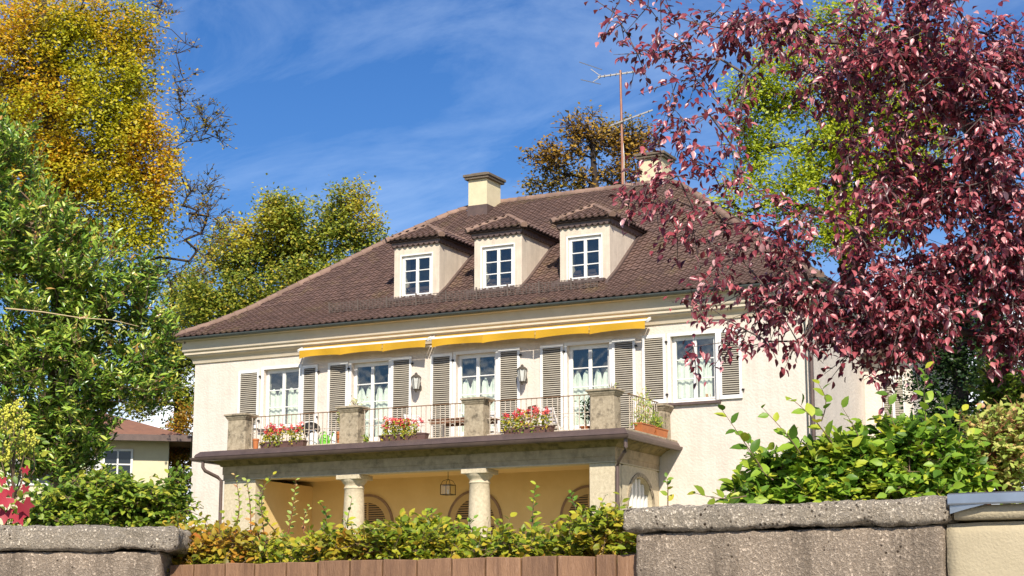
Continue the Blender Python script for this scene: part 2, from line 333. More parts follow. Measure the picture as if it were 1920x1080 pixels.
tag(MB().box(-80, 80, 2.0, 2.2, -.2, .13).build('kerb', M['pale_stone']), kind='structure')

# ------------------------------------------------------------------ the villa
XL, XR, YF, YB = -33.35, -13.72, 43.3, 56.3
PROF = [(0, 10.56), (.8, 10.98), (1.6, 11.5), (2.5, 12.22), (4.9, 14.13), (6.2, 15.05), (7.0, 15.5)]
EO = .5                                          # eave overhang
def zr(s): return float(np.interp(s, [p[0] for p in PROF], [p[1] for p in PROF]))
house = root('house', (-23.5, 49.8, 2.8), 'cream two storey villa with hipped brown tile roof, dormers and columned balcony porch', 'house')
def wall_with_holes(name, x0, x1, z0, z1, y0, y1, holes, m, parent):
    X = sorted({x0, x1, *[v for h in holes for v in h[:2]]}); Z = sorted({z0, z1, *[v for h in holes for v in h[2:]]})
    X = [v for v in X if x0 <= v <= x1]; Z = [v for v in Z if z0 <= v <= z1]
    vs = []; fs = []; idx = {}
    def V(x, y, z):
        k = (round(x, 4), round(y, 4), round(z, 4))
        if k not in idx: idx[k] = len(vs); vs.append(k)
        return idx[k]
    def solid(i, j):
        if i < 0 or j < 0 or i >= len(X) - 1 or j >= len(Z) - 1: return False
        cx, cz = (X[i] + X[i + 1]) / 2, (Z[j] + Z[j + 1]) / 2
        return not any(h[0] < cx < h[1] and h[2] < cz < h[3] for h in holes)
    for i in range(len(X) - 1):
        for j in range(len(Z) - 1):
            if not solid(i, j): continue
            a, b, c, d = X[i], X[i + 1], Z[j], Z[j + 1]
            fs.append((V(a, y0, c), V(b, y0, c), V(b, y0, d), V(a, y0, d))); fs.append((V(a, y1, d), V(b, y1, d), V(b, y1, c), V(a, y1, c)))
            if not solid(i - 1, j): fs.append((V(a, y0, c), V(a, y0, d), V(a, y1, d), V(a, y1, c)))
            if not solid(i + 1, j): fs.append((V(b, y0, c), V(b, y1, c), V(b, y1, d), V(b, y0, d)))
            if not solid(i, j - 1): fs.append((V(a, y0, c), V(a, y1, c), V(b, y1, c), V(b, y0, c)))
            if not solid(i, j + 1): fs.append((V(a, y0, d), V(b, y0, d), V(b, y1, d), V(a, y1, d)))
    q = MB(); q.add(vs, fs); return q.build(name, m, parent)
DOORS = [-27.0, -23.5, -20.0]; WINS = [-30.12, -16.93]
holes = [(c - .64, c + .64, 6.66, 9.38) for c in DOORS] + [(c - .64, c + .64, 7.62, 9.40) for c in WINS]
wall_with_holes('wall', XL, XR, 2.7, 10.42, YF, YF + .4, holes, M['plaster'], house)
w = MB(); w.box(XR - .4, XR, YF + .402, YB, 2.7, 10.42); w.build('wall', M['plaster'], house)
w = MB(); w.box(XL, XL + .4, YF + .402, YB, 2.7, 10.42); w.build('wall', M['plaster'], house)
w = MB(); w.box(XL + .402, XR - .402, YB - .4, YB, 2.7, 10.42); w.build('wall', M['plaster'], house)
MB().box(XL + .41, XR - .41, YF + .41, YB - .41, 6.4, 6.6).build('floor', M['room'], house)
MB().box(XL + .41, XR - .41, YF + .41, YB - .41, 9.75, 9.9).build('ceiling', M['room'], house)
MB().box(XL + .41, XR - .41, YF + 3.2, YF + 3.4, 6.602, 9.748).build('dark_room_back', M['room'], house)
# cornice sweeping round under the eaves
cp = [(.0, 9.74), (.05, 9.76), (.07, 9.86), (.12, 9.93), (.20, 9.97), (.20, 10.0), (.25, 10.01), (.25, 10.075), (.28, 10.09), (.30, 10.13), (.30, 10.42), (EO - .04, 10.43), (EO - .04, 10.50), (0, 10.5)]
ring = [(XL, YF), (XR, YF), (XR, YB), (XL, YB)]
MB().sweep(cp, ring, True).build('cornice', M['cornice'], house, smooth=True)
# eave gutter: half round channel
gp = [(EO - .01 + .065 + .065 * math.cos(t), 10.495 + .065 * math.sin(t)) for t in np.linspace(math.pi, 2 * math.pi, 9)]
gp += [(x - .012 if x > EO + .05 else x + .012, z + .01) for x, z in gp[::-1]]
MB().sweep(gp, ring, True).build('gutter', M['gutter'], house, smooth=True)

# ---- roof
RX0, RX1, RY0, RY1 = XL - EO, XR + EO, YF - EO, YB + EO
HALF = (RY1 - RY0) / 2
q = MB(); n = len(PROF); vs = []
for s_, z in PROF:
    s2 = s_ * HALF / 7.0; z -= .05
    vs += [(RX0 + s2, RY0 + s2, z), (RX1 - s2, RY0 + s2, z), (RX1 - s2, RY1 - s2, z), (RX0 + s2, RY1 - s2, z)]
fs = [(i * 4 + k, i * 4 + (k + 1) % 4, i * 4 + 4 + (k + 1) % 4, i * 4 + 4 + k) for i in range(n - 1) for k in range(4)] + [(3, 2, 1, 0)]
q.add(vs, fs); roof = q.build('roof', M['roof_under'], house)
# one pantile: a rolled sheet with a thick lower lip
TW, TL = .225, .235
def tile_mesh():
    q = MB(); xs_ = np.linspace(-TW / 2 - .012, TW / 2 + .012, 7); hz = [.012, .004, .0, .006, .030, .042, .026]
    top0 = [(x, -.02, .042 + h) for x, h in zip(xs_, hz)]; top1 = [(x, TL + .03, h - .002) for x, h in zip(xs_, hz)]; bot = [(x, -.02, h + .002) for x, h in zip(xs_, hz)]
    q.add(top0 + top1 + bot, [(i, i + 1, i + 8, i + 7) for i in range(6)] + [(i + 14, i + 15, i + 1, i) for i in range(6)])
    return q
tq = tile_mesh(); tile_me, _ = tq.mesh('tile', M['tile'], (0, 0, 0), True)
TV = np.array(tq.v); TF = tq.f
SL = [0]; # arc length along profile
for i in range(1, n): SL.append(SL[-1] + math.hypot(PROF[i][0] - PROF[i - 1][0], PROF[i][1] - PROF[i - 1][1]))
DORM = [-25.94, -23.22, -20.45]; YD = 44.1
def slope_frame(u, side):        # u: arc length; returns inward distance, z, tangent
    s_ = float(np.interp(u, SL, [p[0] for p in PROF])); z = zr(s_); s2 = float(np.interp(u + .12, SL, [p[0] for p in PROF])); z2 = zr(s2)
    s1 = float(np.interp(max(0, u - .12), SL, [p[0] for p in PROF])); z1 = zr(s1)
    d = math.hypot(s2 - s1, z2 - z1) or 1; return s_, z, (s2 - s1) / d, (z2 - z1) / d
rng = random.Random(5)
tiles = []
rows = int(SL[-1] / .2)
for r in range(rows):
    u = r * .2 - .03; s_, z, cs, sn = slope_frame(max(u, 0), 0)
    if u < 0: s_ -= .03; z -= .02
    x0, x1 = RX0 + s_ + .10, RX1 - s_ - .10; k0 = int(math.floor((x1 - x0) / TW))
    for k in range(-60, 61):
        x = -23.535 + k * TW
        if x < x0 or x > x1: continue
        y = RY0 + s_
        if any(abs(x - c) < .74 and YD + .25 < y < 46.3 for c in DORM): continue
        rot = Matrix(((1, 0, 0), (0, cs, -sn), (0, sn, cs))).to_4x4()
        J = Matrix.Rotation(rng.uniform(-.012, .012), 4, 'Z') @ Matrix.Rotation(rng.uniform(-.018, .018), 4, 'X')
        tiles.append(Matrix.Translation((x, y, z + rng.uniform(-.004, .004))) @ rot @ J)
    y0, y1 = RY0 + s_ + .1, RY1 - s_ - .1
    for k in range(int((y1 - y0) / TW)):
        y = y0 + (k + .5) * TW
        rot = Matrix(((0, -cs, sn), (1, 0, 0), (0, sn, cs))).to_4x4()
        tiles.append(Matrix.Translation((RX1 - s_, y, z + rng.uniform(-.004, .004))) @ rot)
def joined(name, mats, V, F, m, parent, smooth=True):
    q = MB(); fa = []; allv = []
    for i, Mx in enumerate(mats):
        A = np.array(Mx); allv.append(V @ A[:3, :3].T + A[:3, 3])
    allv = np.concatenate(allv); nv = len(V)
    FF = [tuple(v + i * nv for v in f) for i in range(len(mats)) for f in F]
    org = ORG[parent.name]; me = bpy.data.meshes.new(name); me.from_pydata((allv - np.array(org)).tolist(), [], FF); me.materials.append(m)
    if smooth: me.shade_smooth(); me.set_sharp_from_angle(angle=math.radians(40))
    return link_obj(bpy.data.objects.new(name, me), org, parent)
def nearness(Mx):
    t = Mx.to_translation(); return (t - Vector((0, 0, EYE))).length
front_vis = [m for m in tiles if m.to_translation().y < 46 and -29 < m.to_translation().x < -16.2 and m.to_translation().z > 10.5]
front_vis.sort(key=nearness); single = front_vis[:300]; ids = {id(m) for m in single}
for m in single: inst('tile', tile_me, m, roof)
tag(joined('tile_covering', [m for m in tiles if id(m) not in ids], TV, TF, M['tile'], roof), kind='stuff')
# ridge and hip tiles: overlapping half rounds
def ridge_run(p, q_, parent, r=.105, step=.34, name='ridge_tile'):
    p, q_ = Vector(p), Vector(q_); d = (q_ - p); L = d.length; d.normalize(); k = max(1, int(L / step)); out = []
    for i in range(k):
        a = p + d * (L * i / k - .02); b = p + d * (L * (i + 1) / k + .03)
        u = Vector((0, 0, 1)); sd_ = d.cross(u).normalized(); up_ = sd_.cross(d); m = MB(); vs = []
        for P, rr in ((a, r * 1.08), (b, r * .9)):
            for t in np.linspace(-.15 * math.pi, 1.15 * math.pi, 8): vs.append(P + sd_ * math.cos(t) * rr + up_ * (math.sin(t) * rr - .03))
        m.add(vs, [(j, j + 1, j + 9, j + 8) for j in range(7)] + [(7, 6, 5, 4, 3, 2, 1, 0)])
        out.append(m.build(name, M['ridge'], parent, smooth=True))
    return out
rl, rr_ = RX0 + HALF, RX1 - HALF
ridge_run((rl, RY0 + HALF, 15.53), (rr_, RY0 + HALF, 15.53), roof)
hpts = [(p[0] * HALF / 7, p[1] + .06) for p in PROF]
for i in range(len(hpts) - 1):
    (s0, z0), (s1, z1) = hpts[i], hpts[i + 1]
    ridge_run((RX0 + s0, RY0 + s0, z0), (RX0 + s1, RY0 + s1, z1), roof, .11, .36, 'hip_tile')
    ridge_run((RX1 - s0, RY0 + s0, z0), (RX1 - s1, RY0 + s1, z1), roof, .11, .36, 'hip_tile')
# snow guard grille above the eave
q = MB()
sgx = np.arange(-28.6, -19.75, .10); sy = RY0 + .72; sz = zr(.72) + .03
for i, x in enumerate(sgx):
    if i % 10 == 0: q.bar((x, sy, sz - .06), (x, sy - .03, sz + .36), .035)
    else: q.bar((x, sy, sz + .03), (x, sy - .02, sz + .32), .014)
for h in (.05, .11, .17, .23, .30): q.bar((-28.6, sy - .012, sz + h), (-19.8, sy - .012, sz + h), .014)
for x in sgx[::10]: q.bar((x, sy, sz + .26), (x, sy + .3, zr(1.02) + .03), .022)
q.build('snow_guard', M['wire'], roof)

# ---- windows
def scallop_curtain(x0, x1, z0, z1, y, wave, top_s, name_label, seed):
    q = MB(); N = 24; R = random.Random(seed); ph = R.uniform(0, 6)
    vs = []
    for i in range(N + 1):
        t = i / N; x = x0 + (x1 - x0) * t; yy = y + .02 * math.sin(t * wave * 6.283 + ph) + .008 * math.sin(t * wave * 17)
        zt = z1 + top_s * abs(math.sin(t * math.pi * 2)); zb = z0 + .06 * abs(math.sin(t * math.pi * 2 + .5))
        vs += [(x, yy, zb), (x, yy + .004, (zb + zt) / 2), (x, yy, zt)]
    q.add(vs, [(3 * i + j, 3 * i + 3 + j, 3 * i + 4 + j, 3 * i + 1 + j) for i in range(N) for j in range(2)])
    o = q.build('curtain', M['curtain'], None, smooth=True)
    return tag(o, name_label, 'curtain', 'white curtains behind the upper windows')
def make_window(cx, z0, z1, w, yf, parent, rows_, panel=0, name='window', depth=.14, sash=.045, case=True):
    W_ = root_part(name, (cx, yf, z0), parent); x0, x1 = cx - w / 2, cx + w / 2; yg = yf + depth
    if case:      # flat white surround on the wall
        q = MB(); cw = .085
        q.box(x0 - cw, x0 - .001, yf - .028, yf + .02, z0, z1 + cw); q.box(x1 + .001, x1 + cw, yf - .028, yf + .02, z0, z1 + cw); q.box(x0 - .001, x1 + .001, yf - .0275, yf + .02, z1 + .001, z1 + cw)
        q.build('casing', M['white'], W_)
    q = MB(); fw = .06
    q.box(x0 + .001, x0 + fw, yg, yg + .07, z0 + .001, z1 - .001); q.box(x1 - fw, x1 - .001, yg, yg + .07, z0 + .001, z1 - .001)
    q.box(x0 + fw, x1 - fw, yg + .001, yg + .069, z1 - fw, z1 - .001); q.box(x0 + fw, x1 - fw, yg + .001, yg + .069, z0 + .001, z0 + fw)
    q.build('frame', M['white'], W_)
    for sgn in (-1, 1):
        a, b = (x0 + fw + .003, cx - .004) if sgn < 0 else (cx + .004, x1 - fw - .003); lo, hi = z0 + fw + .003, z1 - fw - .003
        q = MB(); ys_ = yg - .015
        q.box(a, a + sash, ys_, ys_ + .06, lo, hi); q.box(b - sash, b, ys_, ys_ + .06, lo, hi)
        q.box(a + sash, b - sash, ys_ + .001, ys_ + .059, hi - sash, hi); q.box(a + sash, b - sash, ys_ + .001, ys_ + .059, lo, lo + sash + panel)
        za_, zb_ = lo + sash + panel, hi - sash; st = (zb_ - za_) / rows_
        for r in range(1, rows_): q.box(a + sash, b - sash, ys_ + .006, ys_ + .05, za_ + st * r - .014, za_ + st * r + .014)
        q.build('sash', M['white'], W_)
        for r in range(rows_):
            g_ = MB(); g_.box(a + sash - .004, b - sash + .004, ys_ + .024, ys_ + .030, za_ + st * r + (.010 if r else -.004), za_ + st * (r + 1) - (.010 if r < rows_ - 1 else -.004)); g_.build('pane', M['glass'], W_)
    return W_
def root_part(name, loc, parent):
    o = bpy.data.objects.new(name, None); o.empty_display_size = .2; return link_obj(o, loc, parent)
for i, c in enumerate(DOORS):
    make_window(c, 6.66, 9.38, 1.28, YF, house, 4, .42, 'balcony_door')
    where = ['leftmost', 'middle', 'rightmost'][i]
    for j, (a, b) in enumerate(((c - .58, c - .04), (c + .04, c + .58))):
        scallop_curtain(a, b, 7.02, 8.42, YF + .25, 3, .28, 'white lace curtain behind the %s pane of the %s balcony door' % (['left', 'right'][j], where), 10 * i + j)
for i, c in enumerate(WINS):
    W_ = make_window(c, 7.62, 9.40, 1.28, YF, house, 3, 0, 'window')
    q = MB(); q.box(c - .76, c + .76, YF - .09, YF - .002, 7.53, 7.60); q.build('sill', M['lead'], W_)
    where = ['window nearest the left corner of the villa', 'window right of the balcony'][i]
    for j, (a, b) in enumerate(((c - .58, c - .04), (c + .06, c + (.58 if i == 0 else .42)))):
        scallop_curtain(a, b, 7.70, 8.62, YF + .25, 3, .22, 'white curtain in the %s half of the %s' % (['left', 'right'][j], where), 50 + 10 * i + j)
# wooden block standing on the inner sill
tag(MB().box(-16.72, -16.56, YF + .24, YF + .34, 7.625, 7.83).build('wooden_box', mat('orange_wood', (.50, .20, .03), .6, (.4, .15, .02), 9, .6)), 'small orange wooden box standing inside the window right of the balcony', 'box')
# ---- shutters
slq = MB(); slq.add([(-.5, -.016, -.016), (.5, -.016, -.016), (.5, .016, .012), (-.5, .016, .012), (-.5, -.016, -.008), (.5, -.016, -.008), (.5, .016, .020), (-.5, .016, .020)], [(0, 1, 2, 3), (7, 6, 5, 4), (0, 4, 5, 1), (2, 6, 7, 3)])
slat_me, _ = slq.mesh('slat', M['slat'], (0, 0, 0))
def shutter(x0, x1, z0, z1, lower_solid=0):
    S_ = root_part('shutter', ((x0 + x1) / 2, YF, z0), house); y0, y1 = YF - .062, YF - .022; f = .075
    q = MB(); q.box(x0, x0 + f, y0, y1, z0, z1); q.box(x1 - f, x1, y0, y1, z0, z1); q.box(x0 + f, x1 - f, y0 + .001, y1 - .001, z1 - f * 1.2, z1); q.box(x0 + f, x1 - f, y0 + .001, y1 - .001, z0, z0 + f * 1.4 + lower_solid)
    q.build('frame', M['white'], S_)
    MB().box(x0 + f, x1 - f, y1 - .006, y1 - .003, z0 + .05, z1 - .05).build('gap_shade_sheet', M['slat_gap_shade'], S_)  # dark sheet added behind the louvres so their gaps look shaded
    for z in (z0 + .22, z1 - .22):
        MB().bar((x1 - .01, y0 - .012, z), (x1 + .05, y0 + .03, z), .03, .05).build('hinge', M['iron'], S_)
    w_ = x1 - x0 - 2 * f + .01; za_, zb_ = z0 + f * 1.4 + lower_solid + .02, z1 - f * 1.2 - .01; k = int((zb_ - za_) / .058)
    for i in range(k):
        z = za_ + (i + .5) * (zb_ - za_) / k
        inst('slat', slat_me, Matrix.Translation(((x0 + x1) / 2, (y0 + y1) / 2 - .004, z)) @ Matrix.Diagonal((w_, 1, 1, 1)), S_)
for c in DOORS: shutter(c - 1.44, c - .74, 6.72, 9.44); shutter(c + .74, c + 1.42, 6.72, 9.44)
shutter(-31.66, -30.90, 7.64, 9.42); shutter(-29.36, -28.80, 7.64, 9.42)
shutter(-18.38, -17.70, 7.62, 9.48); shutter(-16.19, -15.56, 7.62, 9.48)

# ---- dormers
def dormer(c):
    D = root_part('dormer', (c, YD, 11.3), house); x0, x1 = c - .775, c + .775; zt = 12.90
    holes_ = [(c - .52, c + .52, 11.36, 12.62)]
    wall_with_holes('front_wall', x0, x1, 11.18, zt, YD, YD + .16, holes_, M['dormer'], D)
    yb_ = YD + 2.15
    for x, s_ in ((x0, 1), (x1, -1)):      # cheeks follow the roof slope
        q = MB(); a, b = sorted((x, x + s_ * .12)); ys_ = np.linspace(YD + .162, yb_, 7)
        vs = []
        for y in ys_: zb_ = min(zr(y - RY0) - .04, zt - .01); vs += [(a, y, zb_), (b, y, zb_), (b, y, zt), (a, y, zt)]
        q.add(vs, [(i * 4 + k, i * 4 + (k + 1) % 4, i * 4 + 4 + (k + 1) % 4, i * 4 + 4 + k) for i in range(6) for k in range(4)] + [(3, 2, 1, 0), (24, 25, 26, 27)])
        q.build('cheek', M['dormer'], D)
        xo = x - s_ * .001; a, b = sorted((xo, xo - s_ * .09)); q = MB(); vs = []      # lead flashing beside the cheek
        for y in np.linspace(YD - .34, yb_ + .02, 8): zb_ = zr(y - RY0); vs += [(a, y, zb_), (b, y, zb_), (b, y, zb_ + .13), (a, y, zb_ + .13)]
        q.add(vs, [(i * 4 + k, i * 4 + (k + 1) % 4, i * 4 + 4 + (k + 1) % 4, i * 4 + 4 + k) for i in range(7) for k in range(4)] + [(3, 2, 1, 0), (28, 29, 30, 31)])
        q.build('flashing', M['lead'], D)
    MB().box(x0 - .16, x1 - .1, YD - .24, YD - .002, 11.24, 11.325).build('apron', M['lead'], D)
    # hipped tile roof
    ye, ze, zp, xo = YD - .17, 13.10, 13.62, .93; yp = ye + .86; yr = RY0 + 4.35
    q = MB(); q.add([(c - xo, ye, ze), (c + xo, ye, ze), (c, yp, zp), (c, yr, zp), (c - xo, YD + 3, ze), (c + xo, YD + 3, ze), (c - xo, ye, ze - .05), (c + xo, ye, ze - .05), (c - xo, YD + 3, ze - .05), (c + xo, YD + 3, ze - .05)],
        [(0, 1, 2), (1, 5, 3, 2), (0, 2, 3, 4), (0, 6, 7, 1), (1, 7, 9, 5), (0, 4, 8, 6), (6, 8, 9, 7)])
    rf = q.build('dormer_roof', M['roof_under'], D)
    mats_ = []
    k = 4; L = math.hypot(.86, .52); cs, sn = .86 / L, .52 / L
    for r in range(5):
        u = r * .2 - .03; hw = xo * (1 - max(u, 0) / L) - .04; kk = int(2 * hw / .2)
        for i in range(kk):
            x = c + (i - kk / 2 + .5) * .2
            mats_.append(Matrix.Translation((x, ye + u * cs, ze + .012 + u * sn)) @ Matrix(((.9, 0, 0), (0, cs, -sn), (0, sn, cs))).to_4x4())
    L = math.hypot(xo, .52); cs, sn = xo / L, .52 / L
    for r in range(5):
        u = r * .2 - .03
        for s_ in (-1, 1):
            y = ye + max(u, 0) / L * .86 + .12
            while y < YD + 3:
                zz = ze + u * sn
                if zz > zr(y - RY0) - .12:
                    if s_ > 0: R_ = Matrix(((0, -cs, sn), (1, 0, 0), (0, sn, cs)))
                    else: R_ = Matrix(((0, cs, -sn), (-1, 0, 0), (0, sn, cs)))
                    mats_.append(Matrix.Translation((c + s_ * (xo - u * cs), y, zz + .012)) @ R_.to_4x4())
                y += .215
    tag(joined('dormer_tiles', mats_, TV, TF, M['tile'], D), kind='stuff')
    ridge_run((c, yp - .05, zp + .03), (c, yr + .1, zp + .03), D, .10, .36)
    for s_ in (-1, 1): ridge_run((c + s_ * (xo + .02), ye - .02, ze + .04), (c, yp, zp + .05), D, .095, .34)
    # scalloped board under the eaves
    def scallop(p, q_, nn):
        m = MB(); p, q_ = Vector(p), Vector(q_); d = (q_ - p) / nn; nrm = d.cross(Vector((0, 0, 1))).normalized() * .02
        for i in range(nn):
            a = p + d * i; ps = [a, a + d]; lo_ = [a + d * t + Vector((0, 0, -.10 - .07 * math.sin(t * math.pi))) for t in np.linspace(1, 0, 6)]
            pl = ps + lo_; k_ = len(pl); m.add([v - nrm for v in pl] + [v + nrm for v in pl], [tuple(range(k_)), tuple(range(2 * k_ - 1, k_ - 1, -1))] + [(j, j + k_, (j + 1) % k_ + k_, (j + 1) % k_) for j in range(k_)])
        m.build('scalloped_board', M['lead'], D)
    scallop((x0 - .05, YD - .06, 13.06), (x1 + .05, YD - .06, 13.06), 9)
    scallop((x1 + .06, YD - .05, 13.06), (x1 + .06, yb_ + .1, 13.06), 12); scallop((x0 - .06, YD - .05, 13.06), (x0 - .06, yb_ + .1, 13.06), 12)
    MB().box(x0 - .03, x1 + .03, YD - .035, YD + 2.0, 12.902, 13.045).build('eaves_board', M['lead'], D)
    MB().box(x0 + .13, x1 - .13, YD + .75, YD + .8, 11.9, 12.89).build('dark_room_back', M['room'], D)  # dark panel added behind the glass, painted as an unlit interior
    Wn = make_window(c, 11.36, 12.62, 1.04, YD, house, 3, 0, 'dormer_window', .05, .04, False)
    q = MB(); q.box(c - .565, c - .521, YD - .022, YD + .01, 11.35, 12.66); q.box(c + .521, c + .55, YD - .022, YD + .01, 11.35, 12.66); q.box(c - .521, c + .521, YD - .0215, YD + .01, 12.622, 12.66); q.box(c - .521, c + .521, YD - .035, YD + .01, 11.335, 11.358)
    q.build('casing', M['white'], Wn)
for c in DORM: dormer(c)
# ---- chimneys
def chimney(x0, x1, y0, y1, z0, zt, zl=None):
    C_ = root_part('chimney', ((x0 + x1) / 2, (y0 + y1) / 2, z0), house)
    MB().box(x0, x1, y0, y1, z0, zt).build('stack', mat('chimney_render', (.72, .62, .40), .9, (.60, .50, .32), 3, .7, .2, 50), C_)
    q = MB(); q.box(x0 - .10, x1 + .10, y0 - .10, y1 + .10, zt + .001, zt + .08); q.box(x0 - .14, x1 + .14, y0 - .14, y1 + .14, zt + .081, zt + .17); q.box(x0 + .05, x1 - .05, y0 + .05, y1 - .05, zt + .171, zt + .24)
    q.build('cap', M['cap_stone'], C_, bevel=.012)
    if zl: MB().box(x0 - .025, x1 + .025, y0 - .025, y1 + .025, z0, zl).build('lead_apron', M['lead'], C_)
chimney(-26.73, -26.05, 48.7, 49.65, 14.4, 16.06, 15.2)
chimney(-21.28, -20.52, 50.1, 50.9, 14.6, 16.42)

# ---- wing at the right rear with its window
wx0, wx1, wy = XR + .002, -12.35, 48.2
WG = root_part('rear_wing', ((wx0 + wx1) / 2, 51, 2.8), house)
MB().box(wx0, wx1, wy, 54.5, 2.7, 9.3).build('wing_wall', M['plaster'], WG)
q = MB(); q.add([(wx0, wy - .45, 9.25), (wx1 + .45, wy - .45, 9.25), (wx1 + .45, 54.9, 9.25), (wx0, 54.9, 9.25), (wx0, 51.5, 10.15), (wx1 - .3, 51.5, 10.15)], [(0, 1, 5, 4), (1, 2, 5), (2, 3, 4, 5), (0, 3, 2, 1), (0, 4, 3)])
q.build('wing_roof', M['tile'], WG)
q = MB()
for z in np.arange(6.9, 8.5, .06): q.bar((-13.17, wy - .035, z), (-12.93, wy - .035, z), .02, .035); q.bar((-12.86, wy - .035, z), (-12.62, wy - .035, z), .02, .035)
q.build('wing_slats', M['slat'], WG)
q = MB()
for x in (-13.2, -12.93, -12.89, -12.62): q.box(x, x + .03, wy - .055, wy - .002, 6.8, 8.6)
q.box(-13.2, -12.59, wy - .054, wy - .003, 8.601, 8.66); q.box(-13.2, -12.59, wy - .054, wy - .003, 6.74, 6.799)
q.build('wing_shutter_frame', M['white'], WG)
# downpipes of the villa
def pipe(pts, r, m, parent=house, name='downpipe'):
    q = MB(); q.tube(pts, r, 10); return q.build(name, m, parent, smooth=True)
pipe([(XR + .34, YF - .42, 10.45), (XR + .30, YF - .36, 10.2), (XR + .12, YF - .12, 9.75), (XR + .06, YF - .10, 9.5), (XR + .06, YF - .10, 3.0)], .055, M['brown_gutter'])
pipe([(XR - .10, YF - .04, 9.6), (XR - .10, YF - .04, 3.0)], .022, M['gutter'], name='conduit')
pipe([(XL - .2, YF - .3, 10.45), (XL - .2, YF - .1, 10.1), (XL - .09, YF + .4, 9.75), (XL - .09, YF + .5, 9.5), (XL - .09, YF + .5, 3.0)], .05, M['brown_gutter'])

# ------------------------------------------------------------------ porch and balcony (parts of the villa)
PX0, PX1, PY = -30.0, -17.95, 40.4
# slab edge, mossy mouldings, frieze
MB().box(-30.5, -17.42, 39.95, YF - .002, 6.50, 6.60).build('balcony_slab', M['stone'], house, bevel=.012)
path = [(PX0, YF - .003), (PX0, PY), (PX1, PY), (PX1, YF - .003)]
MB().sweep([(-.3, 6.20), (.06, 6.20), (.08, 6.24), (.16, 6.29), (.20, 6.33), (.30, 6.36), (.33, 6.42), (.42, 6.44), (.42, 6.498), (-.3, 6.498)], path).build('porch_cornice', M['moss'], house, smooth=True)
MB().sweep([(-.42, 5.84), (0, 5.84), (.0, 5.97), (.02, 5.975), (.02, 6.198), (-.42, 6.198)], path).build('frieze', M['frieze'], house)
MB().sweep([(-.40, 5.812), (.02, 5.812), (.02, 5.838), (-.40, 5.838)], path).build('soffit_bead', M['pale_stone'], house)
MB().box(PX0 + .43, PX1 - .43, PY + .43, YF - .004, 5.95, 6.05).build('porch_ceiling', M['ochre'], house)
MB().box(PX0 - .1, PX1 + .1, PY - .2, YF - .004, 2.7, 3.0).build('porch_floor', M['pale_stone'], house)
# gutter round the porch: sheet edge above a channel
gpath = [(PX0, YF - .003), (PX0, PY), (PX1, PY), (PX1, YF - .003)]
MB().sweep([(.43, 6.47), (.56, 6.43), (.60, 6.45), (.57, 6.52), (.47, 6.607), (.43, 6.607)], gpath).build('edge_flashing', M['brown_gutter'], house)
MB().sweep([(.50, 6.425), (.52, 6.36), (.57, 6.325), (.63, 6.33), (.67, 6.37), (.68, 6.425), (.665, 6.425), (.65, 6.38), (.57, 6.36), (.52, 6.43)], gpath).build('porch_gutter', M['brown_gutter'], house, smooth=True)
pipe([(PX0 - .30, PY - .56, 6.34), (PX0 - .30, PY - .56, 6.16), (PX0 - .26, PY - .50, 6.06), (PX0 - .06, PY - .18, 5.90), (PX0 + .0, PY - .09, 5.80), (PX0 + .0, PY - .09, 3.0)], .05, M['brown_gutter'])
pipe([(PX1 + .52, PY - .50, 6.34), (PX1 + .52, PY - .50, 6.12), (PX1 + .46, PY - .42, 6.02), (PX1 + .16, PY - .13, 5.82), (PX1 + .10, PY - .08, 5.70), (PX1 + .10, PY - .08, 3.0)], .05, M['brown_gutter'])
# piers and columns
MB().box(PX0 + .02, -28.91, PY + .02, PY + .42, 3.0, 5.81).build('pier', M['pale_stone'], house, bevel=.015)
MB().box(-18.67, PX1 - .02, PY + .02, PY + .44, 3.0, 5.81).build('pier', M['pale_stone'], house, bevel=.015)
col0 = None
for x in (-25.82, -21.95):
    c = root_part('column', (x, PY + .28, 3.0), house)
    q = MB(); q.lathe((x, PY + .28, 3.0), [(.34, .0), (.34, .09), (.36, .12), (.34, .17), (.315, .2), (.315, .3)] + [(.315 - .05 * (t ** 1.5), .3 + 2.12 * t) for t in np.linspace(.05, 1, 8)] + [(.275, 2.44), (.29, 2.46), (.275, 2.48), (.265, 2.52), (.27, 2.55), (.31, 2.60), (.355, 2.66), (.36, 2.685)], 28)
    q.build('shaft', M['pale_stone'], c, smooth=True)
    MB().box(x - .37, x + .37, PY - .085, PY + .645, 5.686, 5.81).build('abacus', M['pale_stone'], c, bevel=.012)
    MB().box(x - .38, x + .38, PY - .1, PY + .66, 3.001, 3.06).build('plinth', M['pale_stone'], c)
